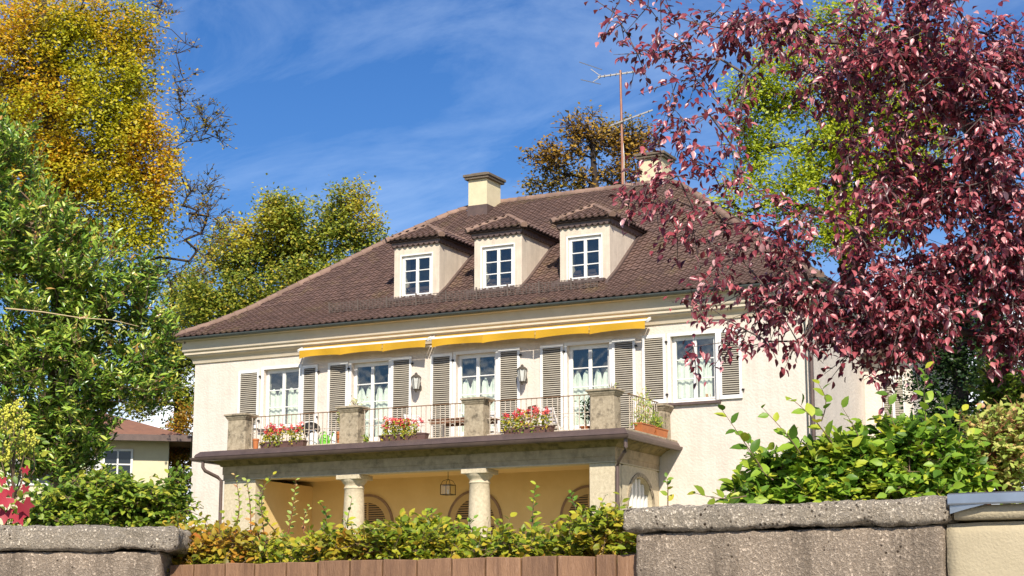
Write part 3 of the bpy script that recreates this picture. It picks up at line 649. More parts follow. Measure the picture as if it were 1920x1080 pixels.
# ochre walls inside the porch and arched shuttered doors
MB().box(-29.5, -17.97, YF - .014, YF - .003, 3.0, 5.949).build('porch_back_wall', M['ochre'], house)
MB().box(PX0 + .03, -28.905, PY + .422, YF - .016, 3.0, 5.81).build('porch_side_wall', M['ochre'], house)
def arch_pts(c, r, zs, k=20): return [(c + r * math.cos(t), zs + r * math.sin(t)) for t in np.linspace(0, math.pi, k)]
for c in DOORS:
    A = root_part('arched_door', (c, YF - .02, 3.0), house); zs = 4.66
    def band(r0, r1, y0, y1, name, m):
        q = MB(); o_, i_ = arch_pts(c, r0, zs), arch_pts(c, r1, zs)
        o_ = [(c + r0, 3.0)] + o_ + [(c - r0, 3.0)]; i_ = [(c + r1, 3.0)] + i_ + [(c - r1, 3.0)]; k = len(o_)
        vs = [(x, y0, z) for x, z in o_] + [(x, y0, z) for x, z in i_] + [(x, y1, z) for x, z in o_] + [(x, y1, z) for x, z in i_]
        q.add(vs, [f for j in range(k - 1) for f in ((j, j + 1, k + j + 1, k + j), (j, 2 * k + j, 2 * k + j + 1, j + 1), (k + j, k + j + 1, 3 * k + j + 1, 3 * k + j))]); q.build(name, m, A)
    band(.87, .80, YF - .05, YF - .015, 'outer_moulding', M['rail_rust'])
    tan = M.setdefault('tan', mat('tan_paint', (.55, .38, .16), .8, (.46, .31, .12), 4, .6))
    band(.80, .62, YF - .04, YF - .015, 'frame', tan)
    q = MB(); q.extrude([(c - .62, 3.0), (c + .62, 3.0)] + arch_pts(c, .62, zs), YF - .022, YF - .016); q.build('gap_shade_sheet', M['slat_gap_shade'], A)  # dark sheet added as the shade behind the door slats
    slm = M.setdefault('tan_slat', mat('tan_slat', (.50, .33, .14), .8))
    q = MB(); q.box(c - .619, c + .619, YF - .036, YF - .0225, 4.55, 4.72); q.box(c - .03, c + .03, YF - .038, YF - .0226, 3.0, 5.27); q.build('rail', tan, A)
    for z in np.arange(4.76, 5.27, .065):
        hw = math.sqrt(max(0, .62 ** 2 - (z - zs) ** 2)) - .01
        if hw > .08: MB().add([(c - hw, YF - .045, z), (c + hw, YF - .045, z), (c + hw, YF - .023, z + .035), (c - hw, YF - .023, z + .035), (c - hw, YF - .04, z + .012), (c + hw, YF - .04, z + .012)], [(0, 1, 5, 4), (4, 5, 2, 3), (0, 3, 2, 1)]).build('slat', slm, A)
    for z in np.arange(3.6, 4.52, .065):
        hw = .61; MB().add([(c - hw, YF - .045, z), (c + hw, YF - .045, z), (c + hw, YF - .023, z + .035), (c - hw, YF - .023, z + .035), (c - hw, YF - .04, z + .012), (c + hw, YF - .04, z + .012)], [(0, 1, 5, 4), (4, 5, 2, 3), (0, 3, 2, 1)]).build('slat', slm, A)
# right side wall of the porch with an arched opening and white bars
SW = root_part('porch_arch_wall', (PX1 - .2, 42, 3.0), house)
yc, ra, zs = 42.05, .82, 4.75; x0, x1 = PX1 - .36, PX1 - .02
k = 20; arc = [(yc + ra * math.cos(t), zs + ra * math.sin(t)) for t in np.linspace(0, math.pi, k)]
y0, y1 = PY + .442, YF - .016
outl = [(y1, 3.0), (y1, 5.811 - .002)] + [(y0, 5.809), (y0, 3.0)]
q = MB(); inner = [(yc + ra, 3.0)] + arc + [(yc - ra, 3.0)]; m_ = len(inner)
outer = [(y1, 3.0)] + [(min(y1, max(y0, yc + (y1 - y0) * .75 * math.cos(t))), 5.809 if .25 < t / math.pi < .75 else 3.0 + 2.809 * min(1, math.sin(t) * 1.45)) for t in np.linspace(0, math.pi, k)] + [(y0, 3.0)]
outer[1:-1] = [(y1 if t < .22 * math.pi else y0 if t > .78 * math.pi else y1 + (y0 - y1) * (t / math.pi - .22) / .56, 5.809 if .22 <= t / math.pi <= .78 else 4.75 + (5.809 - 4.75) * min(1, (t if t < 1.5 else math.pi - t) / (.22 * math.pi))) for t in np.linspace(0, math.pi, k)]
vs = [(x0, a, b) for a, b in outer] + [(x0, a, b) for a, b in inner] + [(x1, a, b) for a, b in outer] + [(x1, a, b) for a, b in inner]
q.add(vs, [f for j in range(m_ - 1) for f in ((j, j + 1, m_ + j + 1, m_ + j), (2 * m_ + j, 3 * m_ + j, 3 * m_ + j + 1, 2 * m_ + j + 1), (m_ + j, m_ + j + 1, 3 * m_ + j + 1, 3 * m_ + j))]); q.build('arch_wall', M['pale_stone'], SW)
q = MB()
om, im = [(yc + (ra + .10) * math.cos(t), zs + (ra + .10) * math.sin(t)) for t in np.linspace(0, math.pi, k)], arc
q.add([(x1 + .03, a, b) for a, b in om] + [(x1 + .03, a, b) for a, b in im] + [(x1 - .01, a, b) for a, b in om] + [(x1 - .01, a, b) for a, b in im], [f for j in range(k - 1) for f in ((j, j + 1, k + j + 1, k + j), (j, 2 * k + j, 2 * k + j + 1, j + 1), (k + j, k + j + 1, 3 * k + j + 1, 3 * k + j))]); q.build('arch_moulding', M['stone'], SW)
for i in range(7):
    y = yc - .72 + i * .24; h = zs + math.sqrt(max(.02, ra ** 2 - (y - yc) ** 2)); MB().box(x1 - .24, x1 - .12, y - .045, y + .045, 3.0, h - .01).build('bar', M['white'], SW)
# balcony piers with moulded caps
def bal_pier(xc, yc_, hw, hd, parent=house, top=7.69):
    P_ = root_part('balcony_pier', (xc, yc_, 6.6), parent)
    MB().frustum((xc, yc_, 6.602), hw, hd, hw * .97, hd * .97, top - 6.602 - .20).build('shaft', M['stone'], P_, bevel=.012)
    q = MB(); z = top - .20; q.frustum((xc, yc_, z + .001), hw * .98, hd * .98, hw + .03, hd + .03, .06); q.frustum((xc, yc_, z + .062), hw + .035, hd + .035, hw + .06, hd + .06, .06); q.frustum((xc, yc_, z + .123), hw + .085, hd + .085, hw + .085, hd + .085, .05); q.frustum((xc, yc_, z + .174), hw + .07, hd + .07, hw * .6, hd * .6, .03)
    q.build('cap', M['stone'], P_, bevel=.006); return P_
for xc, hw in ((-29.52, .31), (-25.80, .30), (-21.93, .29), (-18.24, .34)): bal_pier(xc, 40.50, hw, .21)
bal_pier(-17.74, 43.0, .16, .24, top=7.55)
# iron railings
def railing(p, q_, parent=house):
    p, q_ = Vector(p), Vector(q_); d = q_ - p; L = d.length; d.normalize(); R_ = root_part('railing', p, parent)
    MB().bar(p + Vector((0, 0, .97)), q_ + Vector((0, 0, .97)), .045, .022).build('handrail', M['rail_rust'], R_)
    q = MB(); q.bar(p + Vector((0, 0, .09)), q_ + Vector((0, 0, .09)), .022); q.bar(p + Vector((0, 0, .52)), q_ + Vector((0, 0, .52)), .014); q.build('rail', M['rail'], R_)
    k = max(2, int(L / .145)); st = L / k
    for i in range(k):
        c = p + d * (st * (i + .5)); MB().bar(c + Vector((0, 0, .1)), c + Vector((0, 0, .96)), .019).build('baluster', M['rail'], R_)
    q = MB()
    for i in range(0, k - 1, 2):      # hoops between pairs of balusters
        a = p + d * (st * (i + .5)); pts = [a + d * (st / 2 - st / 2 * math.cos(t)) + Vector((0, 0, .36 + .09 * math.sin(t))) for t in np.linspace(0, math.pi, 7)]
        q.tube(pts, .008, 5)
        cc = a + d * (st * .5); q.lathe((cc.x, cc.y, cc.z + .50), [(.006, 0), (.022, .02), (.006, .04)], 6)
    q.build('hoops', M['rail'], R_)
for a, b in ((-29.20, -26.11), (-25.49, -22.23), (-21.63, -18.59)): railing((a, 40.50, 6.602), (b, 40.50, 6.602))
railing((-17.74, 40.81, 6.602), (-17.74, 42.75, 6.602))

# ------------------------------------------------------------------ awnings, lanterns, antenna
def awning(x0, x1, segs, label):
    R_ = root('awning', ((x0 + x1) / 2, 42.85, 9.6), label, 'awning', 'yellow awnings rolled in under the eaves'); yf = 42.84
    MB().box(x0 - .02, x1 + .02, yf - .025, yf + .045, 9.79, 9.855).build('front_bar', M['white'], R_, bevel=.008)
    MB().add([(x0, yf + .045, 9.83), (x1, yf + .045, 9.83), (x1, YF - .24, 9.93), (x0, YF - .24, 9.93), (x0, yf + .045, 9.82), (x1, yf + .045, 9.82), (x1, YF - .24, 9.92), (x0, YF - .24, 9.92)], [(0, 1, 2, 3), (7, 6, 5, 4), (0, 4, 5, 1), (2, 6, 7, 3), (1, 5, 6, 2), (0, 3, 7, 4)]).build('canopy', M['yellow'], R_)
    L = (x1 - x0) / segs
    for i in range(segs):
        q = MB(); N = 12; vs = []; a = x0 + L * i + (.008 if i else 0); b = x0 + L * (i + 1) - (.008 if i < segs - 1 else 0)
        for j in range(N + 1):
            t = j / N; x = a + (b - a) * t; zb = 9.555 + .045 * math.sin(t * math.pi) ** .7 + .02 * t; sw = .03 * math.sin(t * math.pi * 2 + i) + .012 * math.sin(t * 9 + i * 2)
            for h in (0, .5, 1): vs.append((x, yf - .03 - sw * (1 - h) - .012 * i % .02, zb + (9.80 - zb) * h))
        q.add(vs, [(3 * j + k, 3 * j + 3 + k, 3 * j + 4 + k, 3 * j + 1 + k) for j in range(N) for k in range(2)]); q.build('valance', M['yellow'], R_, smooth=True)
    for x in (x0 - .05, x1 + .05): MB().bar((x, yf - .02, 9.80), (x, YF - .26, 9.90), .05, .07).build('end_bracket', M['white'], R_)
    for x in (x0 + .5, x1 - .5): MB().bar((x, yf + .05, 9.76), (x + .35, YF - .1, 9.66), .03, .04).build('folding_arm', M['white'], R_)
awning(-29.17, -24.86, 3, 'shorter rolled-in yellow awning with white bar above the left balcony door')
awning(-24.66, -18.09, 4, 'longer rolled-in yellow awning with white bar above the middle and right balcony doors')

def wall_lantern(x, label):
    R_ = root('wall_lantern', (x, YF, 8.3), label, 'wall lantern', 'iron lanterns between the balcony doors'); y = YF - .26; n_ = 6
    def ring_pts(r, z): return [(x + r * math.cos(2 * math.pi * k / n_ + .5), y + r * math.sin(2 * math.pi * k / n_ + .5), z) for k in range(n_)]
    a, b = ring_pts(.085, 8.44), ring_pts(.145, 8.76)
    for k in range(n_):
        MB().bar(a[k], b[k], .014).build('glazing_bar', M['lantern_iron'], R_)
        MB().add([a[k], a[(k + 1) % n_], b[(k + 1) % n_], b[k]], [(0, 1, 2, 3)]).build('pane', M['frosted'], R_)
    MB().lathe((x, y, 8.76), [(.165, 0), (.17, .015), (.09, .08), (.05, .10), (.045, .13), (.01, .16)], 6).build('cap', M['lantern_iron'], R_)
    MB().lathe((x, y, 8.34), [(.01, 0), (.035, .02), (.05, .06), (.09, .09), (.09, .105)], 6).build('base', M['lantern_iron'], R_)
    MB().lathe((x, y, 8.45), [(.02, 0), (.02, .12), (.035, .14), (.035, .2), (.01, .23)], 10).build('bulb', M['white'], R_)
    q = MB(); q.tube([(x, YF - .01, 8.5), (x, YF - .08, 8.42), (x, y + .04, 8.40)], .014, 6); q.build('arm', M['lantern_iron'], R_)
    MB().lathe((x, YF - .02, 8.45), [(.05, 0), (.05, .1)], 8).build('wall_plate', M['lantern_iron'], R_)
wall_lantern(-25.30, 'iron wall lantern between the left and middle balcony doors')
wall_lantern(-21.90, 'iron wall lantern between the middle and right balcony doors')
R_ = root('hanging_lantern', (-23.53, 41.8, 5.28), 'small square iron lantern hanging from the porch ceiling between the columns', 'lantern')
for sx_ in (-1, 1):
    for sy_ in (-1, 1):
        MB().bar((-23.53 + sx_ * .15, 41.8 + sy_ * .15, 5.29), (-23.53 + sx_ * .15, 41.8 + sy_ * .15, 5.55), .014).build('post', M['iron'], R_)
        q = MB(); q.tube([(-23.53 + sx_ * .15, 41.8 + sy_ * .15, 5.55), (-23.53 + sx_ * .10, 41.8 + sy_ * .10, 5.66), (-23.53, 41.8, 5.71)], .007, 5); q.build('crown_strap', M['iron'], R_)
for z in (5.29, 5.55):
    q = MB()
    for (a, b) in (((-1, -1), (1, -1)), ((1, -1), (1, 1)), ((1, 1), (-1, 1)), ((-1, 1), (-1, -1))): q.bar((-23.53 + a[0] * .15, 41.8 + a[1] * .15, z), (-23.53 + b[0] * .15, 41.8 + b[1] * .15, z), .016)
    q.build('frame', M['iron'], R_)
for (a, b) in (((-1, -1), (1, -1)), ((1, -1), (1, 1))): MB().add([(-23.53 + a[0] * .14, 41.8 + a[1] * .14, 5.3), (-23.53 + b[0] * .14, 41.8 + b[1] * .14, 5.3), (-23.53 + b[0] * .14, 41.8 + b[1] * .14, 5.54), (-23.53 + a[0] * .14, 41.8 + a[1] * .14, 5.54)], [(0, 1, 2, 3)]).build('pane', M['lamp_glass'], R_)
MB().lathe((-23.53, 41.8, 5.30), [(.02, 0), (.02, .1), (.008, .14)], 8).build('candle', M['white'], R_)
q = MB(); q.tube([(-23.53, 41.8, 5.70), (-23.53, 41.8, 5.95)], .008, 5); q.build('chain', M['iron'], R_)

AX, AY = -21.77, 49.8
R_ = root('tv_antenna', (AX, AY, 15.5), 'rusty roof mast carrying two spiky television aerials above the ridge', 'antenna')
q = MB(); q.tube([(AX + .02, AY, 15.45), (AX + .02, AY, 17.0), (AX - .01, AY, 19.38)], [.05, .045, .04], 8); q.build('mast', M['mast'], R_)
def boom(p, q_, els, nm='boom'):
    p, q_ = Vector(p), Vector(q_); b = MB(); b.bar(p, q_, .045); B = b.build(nm, M['alu'], R_); d = (q_ - p).normalized(); sd_ = d.cross(Vector((0, 0, 1))).normalized()
    for t, l in els:
        c = p.lerp(q_, t); MB().bar(c - sd_ * l, c + sd_ * l, .018).build('element', M['alu'], B)
boom((-22.42, AY - .35, 19.15), (-21.13, AY + .35, 19.38), [(.05, .2), (.15, .16), (.28, .16), (.4, .15), (.52, .14), (.64, .14), (.76, .13), (.88, .12), (.97, .12)])
q = MB(); q.bar((-22.32, AY - .3, 19.17), (-22.62, AY - .45, 19.42), .022); q.bar((-22.32, AY - .3, 19.17), (-22.55, AY - .45, 18.98), .022); q.build('reflector_arm', M['alu'], R_)
for p_, q__ in (((-23.0, AY - .5, 19.70), (-22.25, AY - .4, 19.36)), ((-22.95, AY - .5, 19.1), (-22.3, AY - .4, 18.88))): MB().bar(p_, q__, .022).build('reflector_rod', M['alu'], R_)
boom((-22.05, AY - .2, 17.52), (-20.80, AY + .3, 18.0), [(.1, .1), (.3, .12), (.5, .12), (.7, .12), (.9, .12)])
q = MB(); q.tube([(AX + .06, AY + .02, 15.5), (AX + .08, AY, 16.5), (AX + .04, AY, 17.2)], .012, 5); q.build('cable', M['white'], R_)

# ------------------------------------------------------------------ leaves and branches
# leaf outlines: x across, y along, z off the blade
def leaf_tpl(kind):
    if kind == 'ovate':
        v = [(0, 0, 0), (0, .35, .0), (0, .72, -.02), (0, 1.04, -.10), (-.24, .22, .05), (-.30, .5, .07), (-.17, .82, .02), (.24, .22, .05), (.30, .5, .07), (.17, .82, .02), (-.012, -.22, 0), (.012, -.22, 0)]
        f = [(0, 1, 4), (1, 5, 4), (1, 2, 6, 5), (2, 3, 6), (0, 7, 1), (1, 7, 8), (1, 8, 9, 2), (2, 9, 3), (10, 11, 0)]
    elif kind == 'plum':
        v = [(0, 0, 0), (0, .35, -.03), (0, .72, -.07), (0, 1.04, -.20), (-.21, .22, .08), (-.28, .52, .11), (-.17, .80, .02), (.21, .22, .08), (.28, .52, .11), (.17, .80, .02), (-.012, -.25, .02), (.012, -.25, .02)]
        f = [(0, 1, 4), (1, 5, 4), (1, 2, 6, 5), (2, 3, 6), (0, 7, 1), (1, 7, 8), (1, 8, 9, 2), (2, 9, 3), (10, 11, 0)]
    elif kind == 'lobed':
        v = [(0, .35, -.04)]; rr = [.38, .5, .36, .62, .40, .78, .40, .62, .36, .5, .38]
        for i, r_ in enumerate(rr): t_ = math.radians(-140 + 28 * i); v.append((r_ * math.sin(t_), .35 + r_ * math.cos(t_), .05 * (i % 2)))
        f = [(0, i, i + 1) for i in range(1, 11)]
    elif kind == 'long':
        v = [(0, 0, 0), (0, .5, -.01), (0, 1.04, -.08), (-.13, .25, .04), (-.15, .6, .05), (.13, .25, .04), (.15, .6, .05)]
        f = [(0, 1, 3), (1, 4, 3), (1, 2, 4), (0, 5, 1), (1, 5, 6), (1, 6, 2)]
    else:
        v = [(0, 0, 0), (0, 1, 0), (-.34, .5, .10), (.34, .5, .10)]
        f = [(0, 1, 2), (0, 3, 1)]
    return np.array(v, float), f
TPL = {k: leaf_tpl(k) for k in ('ovate', 'plum', 'lobed', 'long', 'far')}
def unit(v): return v / np.maximum(1e-9, np.linalg.norm(v, axis=-1, keepdims=True))
def leaf_frames(pos, ax, nrm, size):
    ax = unit(ax); nrm = unit(nrm - ax * np.sum(nrm * ax, -1, keepdims=True)); b = np.cross(ax, nrm)
    return pos, ax, nrm, b, size
def leaves_mesh(name, fr, tpl, m, parent, kind='stuff'):
    pos, ax, nrm, b, size = fr; V, F = TPL[tpl]; N = len(pos); nv = len(V)
    P = pos[:, None, :] + size[:, None, None] * (b[:, None, :] * V[None, :, 0:1] + ax[:, None, :] * V[None, :, 1:2] + nrm[:, None, :] * V[None, :, 2:3])
    org = np.array(ORG[parent.name]); P = (P - org).reshape(-1, 3)
    loops = []; starts = []; c = 0
    base = np.arange(N) * nv
    fl = [len(f) for f in F]; flat = np.concatenate([np.array(f) for f in F]); lv = (base[:, None] + flat[None, :]).ravel()
    tot = np.tile(np.array(fl), N); st = np.concatenate([[0], np.cumsum(tot)[:-1]])
    me = bpy.data.meshes.new(name); me.vertices.add(N * nv); me.vertices.foreach_set('co', P.ravel().astype(np.float32))
    me.loops.add(len(lv)); me.loops.foreach_set('vertex_index', lv.astype(np.int32))
    me.polygons.add(len(tot)); me.polygons.foreach_set('loop_start', st.astype(np.int32)); me.polygons.foreach_set('loop_total', tot.astype(np.int32))
    me.update(calc_edges=True); me.validate(); me.materials.append(m)
    me.polygons.foreach_set('use_smooth', np.ones(len(tot), bool))
    o = link_obj(bpy.data.objects.new(name, me), org, parent)
    if kind: o['kind'] = kind
    return o
LEAF_ME = {}
def leaf_objects(fr, idx, tpl, m, parent):
    key = (tpl, m.name)
    if key not in LEAF_ME:
        V, F = TPL[tpl]; me = bpy.data.meshes.new('leaf'); me.from_pydata(V.tolist(), [], F); me.materials.append(m); me.shade_smooth(); LEAF_ME[key] = me
    pos, ax, nrm, b, size = fr
    for i in idx:
        A = np.eye(4); A[:3, 0] = b[i] * size[i]; A[:3, 1] = ax[i] * size[i]; A[:3, 2] = nrm[i] * size[i]; A[:3, 3] = pos[i]
        inst('leaf', LEAF_ME[key], Matrix(A.tolist()), parent)
def project(P):
    v = P - np.array([0, 0, EYE]); d = v @ FW; return 960 + FPX * (v @ RT) / d, 540 - FPX * (v @ UP) / d, d
def tubes_mesh(name, segs, m, parent, n=5):
    A = np.array([s[0] for s in segs]); B = np.array([s[1] for s in segs]); ra = np.array([s[2] for s in segs]); rb = np.array([s[3] for s in segs])
    d = unit(B - A); u = np.where(np.abs(d[:, 2:3]) < .9, np.array([[0, 0, 1.]]), np.array([[1., 0, 0]])); a = unit(np.cross(d, u)); b = np.cross(d, a)
    th = np.arange(n) * 2 * math.pi / n; C, S_ = np.cos(th), np.sin(th)
    off = a[:, None, :] * C[None, :, None] + b[:, None, :] * S_[None, :, None]
    P = np.concatenate([A[:, None, :] + off * ra[:, None, None], B[:, None, :] + off * rb[:, None, None]], 1)
    org = np.array(ORG[parent.name]); P = (P - org).reshape(-1, 3); N = len(segs)
    f = np.array([(k, (k + 1) % n, n + (k + 1) % n, n + k) for k in range(n)]); lv = (np.arange(N)[:, None, None] * 2 * n + f[None]).ravel()
    me = bpy.data.meshes.new(name); me.vertices.add(len(P)); me.vertices.foreach_set('co', P.ravel().astype(np.float32))
    me.loops.add(len(lv)); me.loops.foreach_set('vertex_index', lv.astype(np.int32)); nf = N * n
    me.polygons.add(nf); me.polygons.foreach_set('loop_start', (np.arange(nf) * 4).astype(np.int32)); me.polygons.foreach_set('loop_total', np.full(nf, 4, np.int32))
    me.update(calc_edges=True); me.validate(); me.materials.append(m); me.polygons.foreach_set('use_smooth', np.ones(nf, bool))
    return link_obj(bpy.data.objects.new(name, me), org, parent)
def skeleton(trunk, r0, clusters, rg, wob=.12, jit=.5):
    """trunk polyline, then every cluster is reached from the nearest earlier node: returns tapered segments and each cluster's direction"""
    nodes = [np.array(p, float) for p in trunk]; par = [-1] + list(range(len(trunk) - 1))
    order = np.argsort(np.min(np.linalg.norm(clusters[:, None] - np.array(trunk)[None], axis=2), 1)); tips = np.zeros(len(clusters), int)
    for ci in order:
        c = clusters[ci]; A = np.array(nodes); dist = np.linalg.norm(A - c, axis=1) + np.maximum(0, A[:, 2] - c[2]) * .6; dist[0] += 1e3 if len(nodes) > 2 else 0
        p = int(np.argmin(dist)); L = np.linalg.norm(A[p] - c)
        k = 1 if L < .35 else 2 if L < 1.5 else 3; prev = p
        for j in range(1, k + 1):
            t = j / k; q = A[p] * (1 - t) + c * t + (rg.normal(0, wob * L / k, 3) if j < k else 0); q[2] += L * .06 * math.sin(t * math.pi)
            nodes.append(q); par.append(prev); prev = len(nodes) - 1
        tips[ci] = prev
    n = len(nodes); cnt = np.zeros(n); cnt[tips] += 1
    for i in range(n - 1, 0, -1): cnt[par[i]] += cnt[i]
    cnt = np.maximum(cnt, 1); rad = r0 * (cnt / cnt[0]) ** .5
    N = np.array(nodes)
    for i in range(1, len(trunk)): rad[i] = max(rad[i], r0 * (1 - .8 * i / len(trunk)))
    segs = [(N[par[i]], N[i], rad[par[i]] if i < len(trunk) else min(rad[par[i]], rad[i] * 1.5), rad[i]) for i in range(1, n)]
    dirs = np.array([N[t] - N[par[t]] for t in tips]); return segs, unit(dirs)
def sample_blobs(blobs, n, rg, shell=.45):
    vol = np.array([b[1][0] * b[1][1] * b[1][2] * (b[2] if len(b) > 2 else 1) for b in blobs]) ** .75; pick = rg.choice(len(blobs), n, p=vol / vol.sum())
    d = unit(rg.normal(size=(n, 3))); r = rg.random(n) ** shell
    C = np.array([b[0] for b in blobs])[pick]; R_ = np.array([b[1] for b in blobs])[pick]
    return C + d * r[:, None] * R_
def bl(px, py, D, rx, ry, rd=None, w=1):      # blob seen at a pixel, distance D, radii in pixels, depth radius in metres
    k = D / FPX; return (at(px, py, D), (rx * k, (rd if rd else (rx + ry) / 2 * k), ry * k), w)
def plant(name, label, cat, base, trunk, r0, blobs, n_cl, tw_per, lv_per, tw_len, leaf, size, lmat, bmat=None, seed=1, droop=.2, up=.3, spread=.8, ind=0, group=None, jitter=.12, min_twig=.0025, extra=None, facing=.9, bits=True, keep=None, gap=None):
    rg = np.random.default_rng(seed); R_ = root(name, tuple(base), label, cat, group)
    cl = sample_blobs(blobs, n_cl, rg) if blobs else np.zeros((0, 3))
    if gap and len(cl): cl = cl[np.array([noise.noise(Vector(c) * gap[0] + Vector((seed, 0, 0))) > gap[1] for c in cl])]
    if extra is not None: cl = np.concatenate([cl, np.array(extra)])
    segs, dirs = skeleton(trunk, r0, cl, rg)
    N = len(cl); T = N * tw_per; ci = np.repeat(np.arange(N), tw_per)
    td = unit(dirs[ci] * .7 + rg.normal(0, spread, (T, 3)) + np.array([0, 0, up - droop])); tl = tw_len * rg.uniform(.55, 1.25, T); tp = cl[ci] + rg.normal(0, tw_len * .15, (T, 3))
    te = tp + td * tl[:, None]; te[:, 2] -= droop * tl * .4
    if bits:
        for i in range(T): segs.append((cl[ci[i]], te[i], min_twig * 1.6, min_twig * .6))
    tubes_mesh('trunk', segs, bmat or M['bark'], R_, 5)
    li = np.repeat(np.arange(T), lv_per); K = len(li); j = np.tile(np.arange(lv_per), T)
    t = (j + rg.uniform(.1, .9, K)) / lv_per; pos = tp[li] + (te[li] - tp[li]) * t[:, None] + rg.normal(0, tw_len * jitter, (K, 3))
    sd_ = unit(np.cross(td[li], np.array([0, 0, 1.]) + rg.normal(0, .25, (K, 3)))) * np.where(j % 2, 1, -1)[:, None]
    ax = td[li] * .55 + sd_ * .75 + rg.normal(0, .3, (K, 3)) + np.array([0, 0, -droop * 1.2])
    nr = np.array([0, 0, .55]) + rg.normal(0, .45, (K, 3)) + np.array(SUN_DIR) * facing
    sz = size * rg.uniform(.6, 1.25, K)
    if keep is not None:
        mk = keep(pos, rg); pos, ax, nr, sz = pos[mk], ax[mk], nr[mk], sz[mk]
    fr = leaf_frames(pos, ax, nr, sz); chosen = np.array([], int); 
    crown = root_part('crown', R_.location, R_)
    if ind:
        px, py, d = project(pos); ok = (px > 5) & (px < 1915) & (py > 5) & (py < 1075); score = np.where(ok, sz / d * (.5 + np.abs(np.sum(fr[2] * FW, 1))), -1) * (1 + .6 * (d.max() - d) / max(1e-6, np.ptp(d)))
        chosen = np.argsort(-score)[:ind]; leaf_objects(fr, chosen, leaf, lmat, crown)
    rest = np.setdiff1d(np.arange(len(pos)), chosen)
    leaves_mesh('leaves', tuple(q[rest] for q in fr), leaf, lmat, crown)
    return R_

# ------------------------------------------------------------------ street wall, gate, pillars
def rough_block(x0, x1, y0, y1, z0, z1, name, m, parent, step=.02, amp=.006, rnd=.02, seed=0, chip=.0, rot=0, piv=None):
    bm = bmesh.new(); nx, ny, nz = max(2, int((x1 - x0) / step)), max(2, int((y1 - y0) / (step * 2))), max(2, int((z1 - z0) / step))
    idx = {}
    def V(i, j, k):
        if (i, j, k) not in idx:
            p = Vector((x0 + (x1 - x0) * i / nx, y0 + (y1 - y0) * j / ny, z0 + (z1 - z0) * k / nz))
            q = Vector((min(max(p.x, x0 + rnd), x1 - rnd), min(max(p.y, y0 + rnd), y1 - rnd), min(max(p.z, z0 + rnd), z1 - rnd)))
            o = p - q
            if o.length > 1e-6: p = q + o.normalized() * min(o.length, rnd)
            nn = o.normalized() if o.length > 1e-6 else Vector((0, 0, 0))
            s1 = noise.noise(p * 26 + Vector((seed, 0, 0))) * .6 + noise.noise(p * 70) * .4; s2 = noise.noise(p * 5 + Vector((0, seed, 0)))
            p += nn * (amp * s1 + amp * 1.6 * s2 - chip * max(0, noise.noise(p * 14 + Vector((0, 0, seed))) - .25))
            if rot: p = Matrix.Translation(piv) @ Matrix.Rotation(rot, 4, 'Z') @ Matrix.Translation(-Vector(piv)) @ p
            idx[(i, j, k)] = bm.verts.new(p)
        return idx[(i, j, k)]
    for i in range(nx):
        for k in range(nz):
            bm.faces.new((V(i, 0, k), V(i + 1, 0, k), V(i + 1, 0, k + 1), V(i, 0, k + 1))); bm.faces.new((V(i, ny, k), V(i, ny, k + 1), V(i + 1, ny, k + 1), V(i + 1, ny, k)))
        for j in range(ny):
            bm.faces.new((V(i, j, nz), V(i + 1, j, nz), V(i + 1, j + 1, nz), V(i, j + 1, nz))); bm.faces.new((V(i, j, 0), V(i, j + 1, 0), V(i + 1, j + 1, 0), V(i + 1, j, 0)))
    for j in range(ny):
        for k in range(nz):
            bm.faces.new((V(0, j, k), V(0, j, k + 1), V(0, j + 1, k + 1), V(0, j + 1, k))); bm.faces.new((V(nx, j, k), V(nx, j + 1, k), V(nx, j + 1, k + 1), V(nx, j, k + 1)))
    org = Vector(((x0 + x1) / 2, (y0 + y1) / 2, z0))
    for v in bm.verts: v.co -= org
    me = bpy.data.meshes.new(name); bm.to_mesh(me); bm.free(); me.materials.append(m); me.shade_smooth()
    return link_obj(bpy.data.objects.new(name, me), org, parent)
WR = root('street_wall', (-2.35, 7.2, 0), 'rough stone wall block with pitted cap in front of the leafy bush', 'wall')
rough_block(-3.07, -1.665, 6.97, 7.40, 2.025, 2.128, 'cap', M['cap'], WR, .010, .010, .03, 3, .035)
rough_block(-3.02, -1.70, 7.0, 7.36, 0, 2.022, 'wall_body', M['roughcast'], WR, .02, .005, .02, 7, .006)
WB = root('plastered_wall', (.2, 7.2, 0), 'buff plastered garden wall with grey zinc flashing at the right edge', 'wall')
rough_block(-1.695, 2.4, 7.015, 7.35, 0, 2.03, 'wall_body', M['buff'], WB, .05, .003, .015, 11)
rough_block(-1.655, 2.4, 6.985, 7.38, 2.034, 2.098, 'coping', M['buff'], WB, .04, .003, .012, 12)
MB().sweep([(0, 2.094), (.03, 2.094), (.032, 2.10), (.03, 2.135), (0, 2.142), (-.44, 2.150), (-.44, 2.142), (0, 2.13)], [(-1.665, 6.985), (2.4, 6.985)]).build('zinc_flashing', M['zinc'], WB)
q = MB(); q.add([(-1.66, 6.965, 2.093), (-1.66, 6.965, 2.06), (-1.60, 6.96, 2.075), (-1.52, 6.955, 2.093)], [(0, 1, 2), (0, 2, 3)]); q.build('lifted_corner', M['zinc'], WB)
PL = root('gate_pillar', (-6.1, 7.2, 0), 'stone gate pillar with pitted concrete cap at lower left', 'pillar')
rt = math.radians(26); pv = (-5.50, 7.02, 0)
rough_block(-7.1, -5.48, 6.97, 7.36, 2.0, 2.118, 'cap', M['cap'], PL, .012, .010, .03, 21, .035, rt, pv)
rough_block(-7.05, -5.56, 7.0, 7.33, 0, 1.998, 'wall_body', M['roughcast'], PL, .022, .005, .02, 27, .006, rt, pv)
GT = root('plank_fence', (-4.3, 7.12, 0), 'low reddish brown plank fence between the two stone pillars', 'fence')
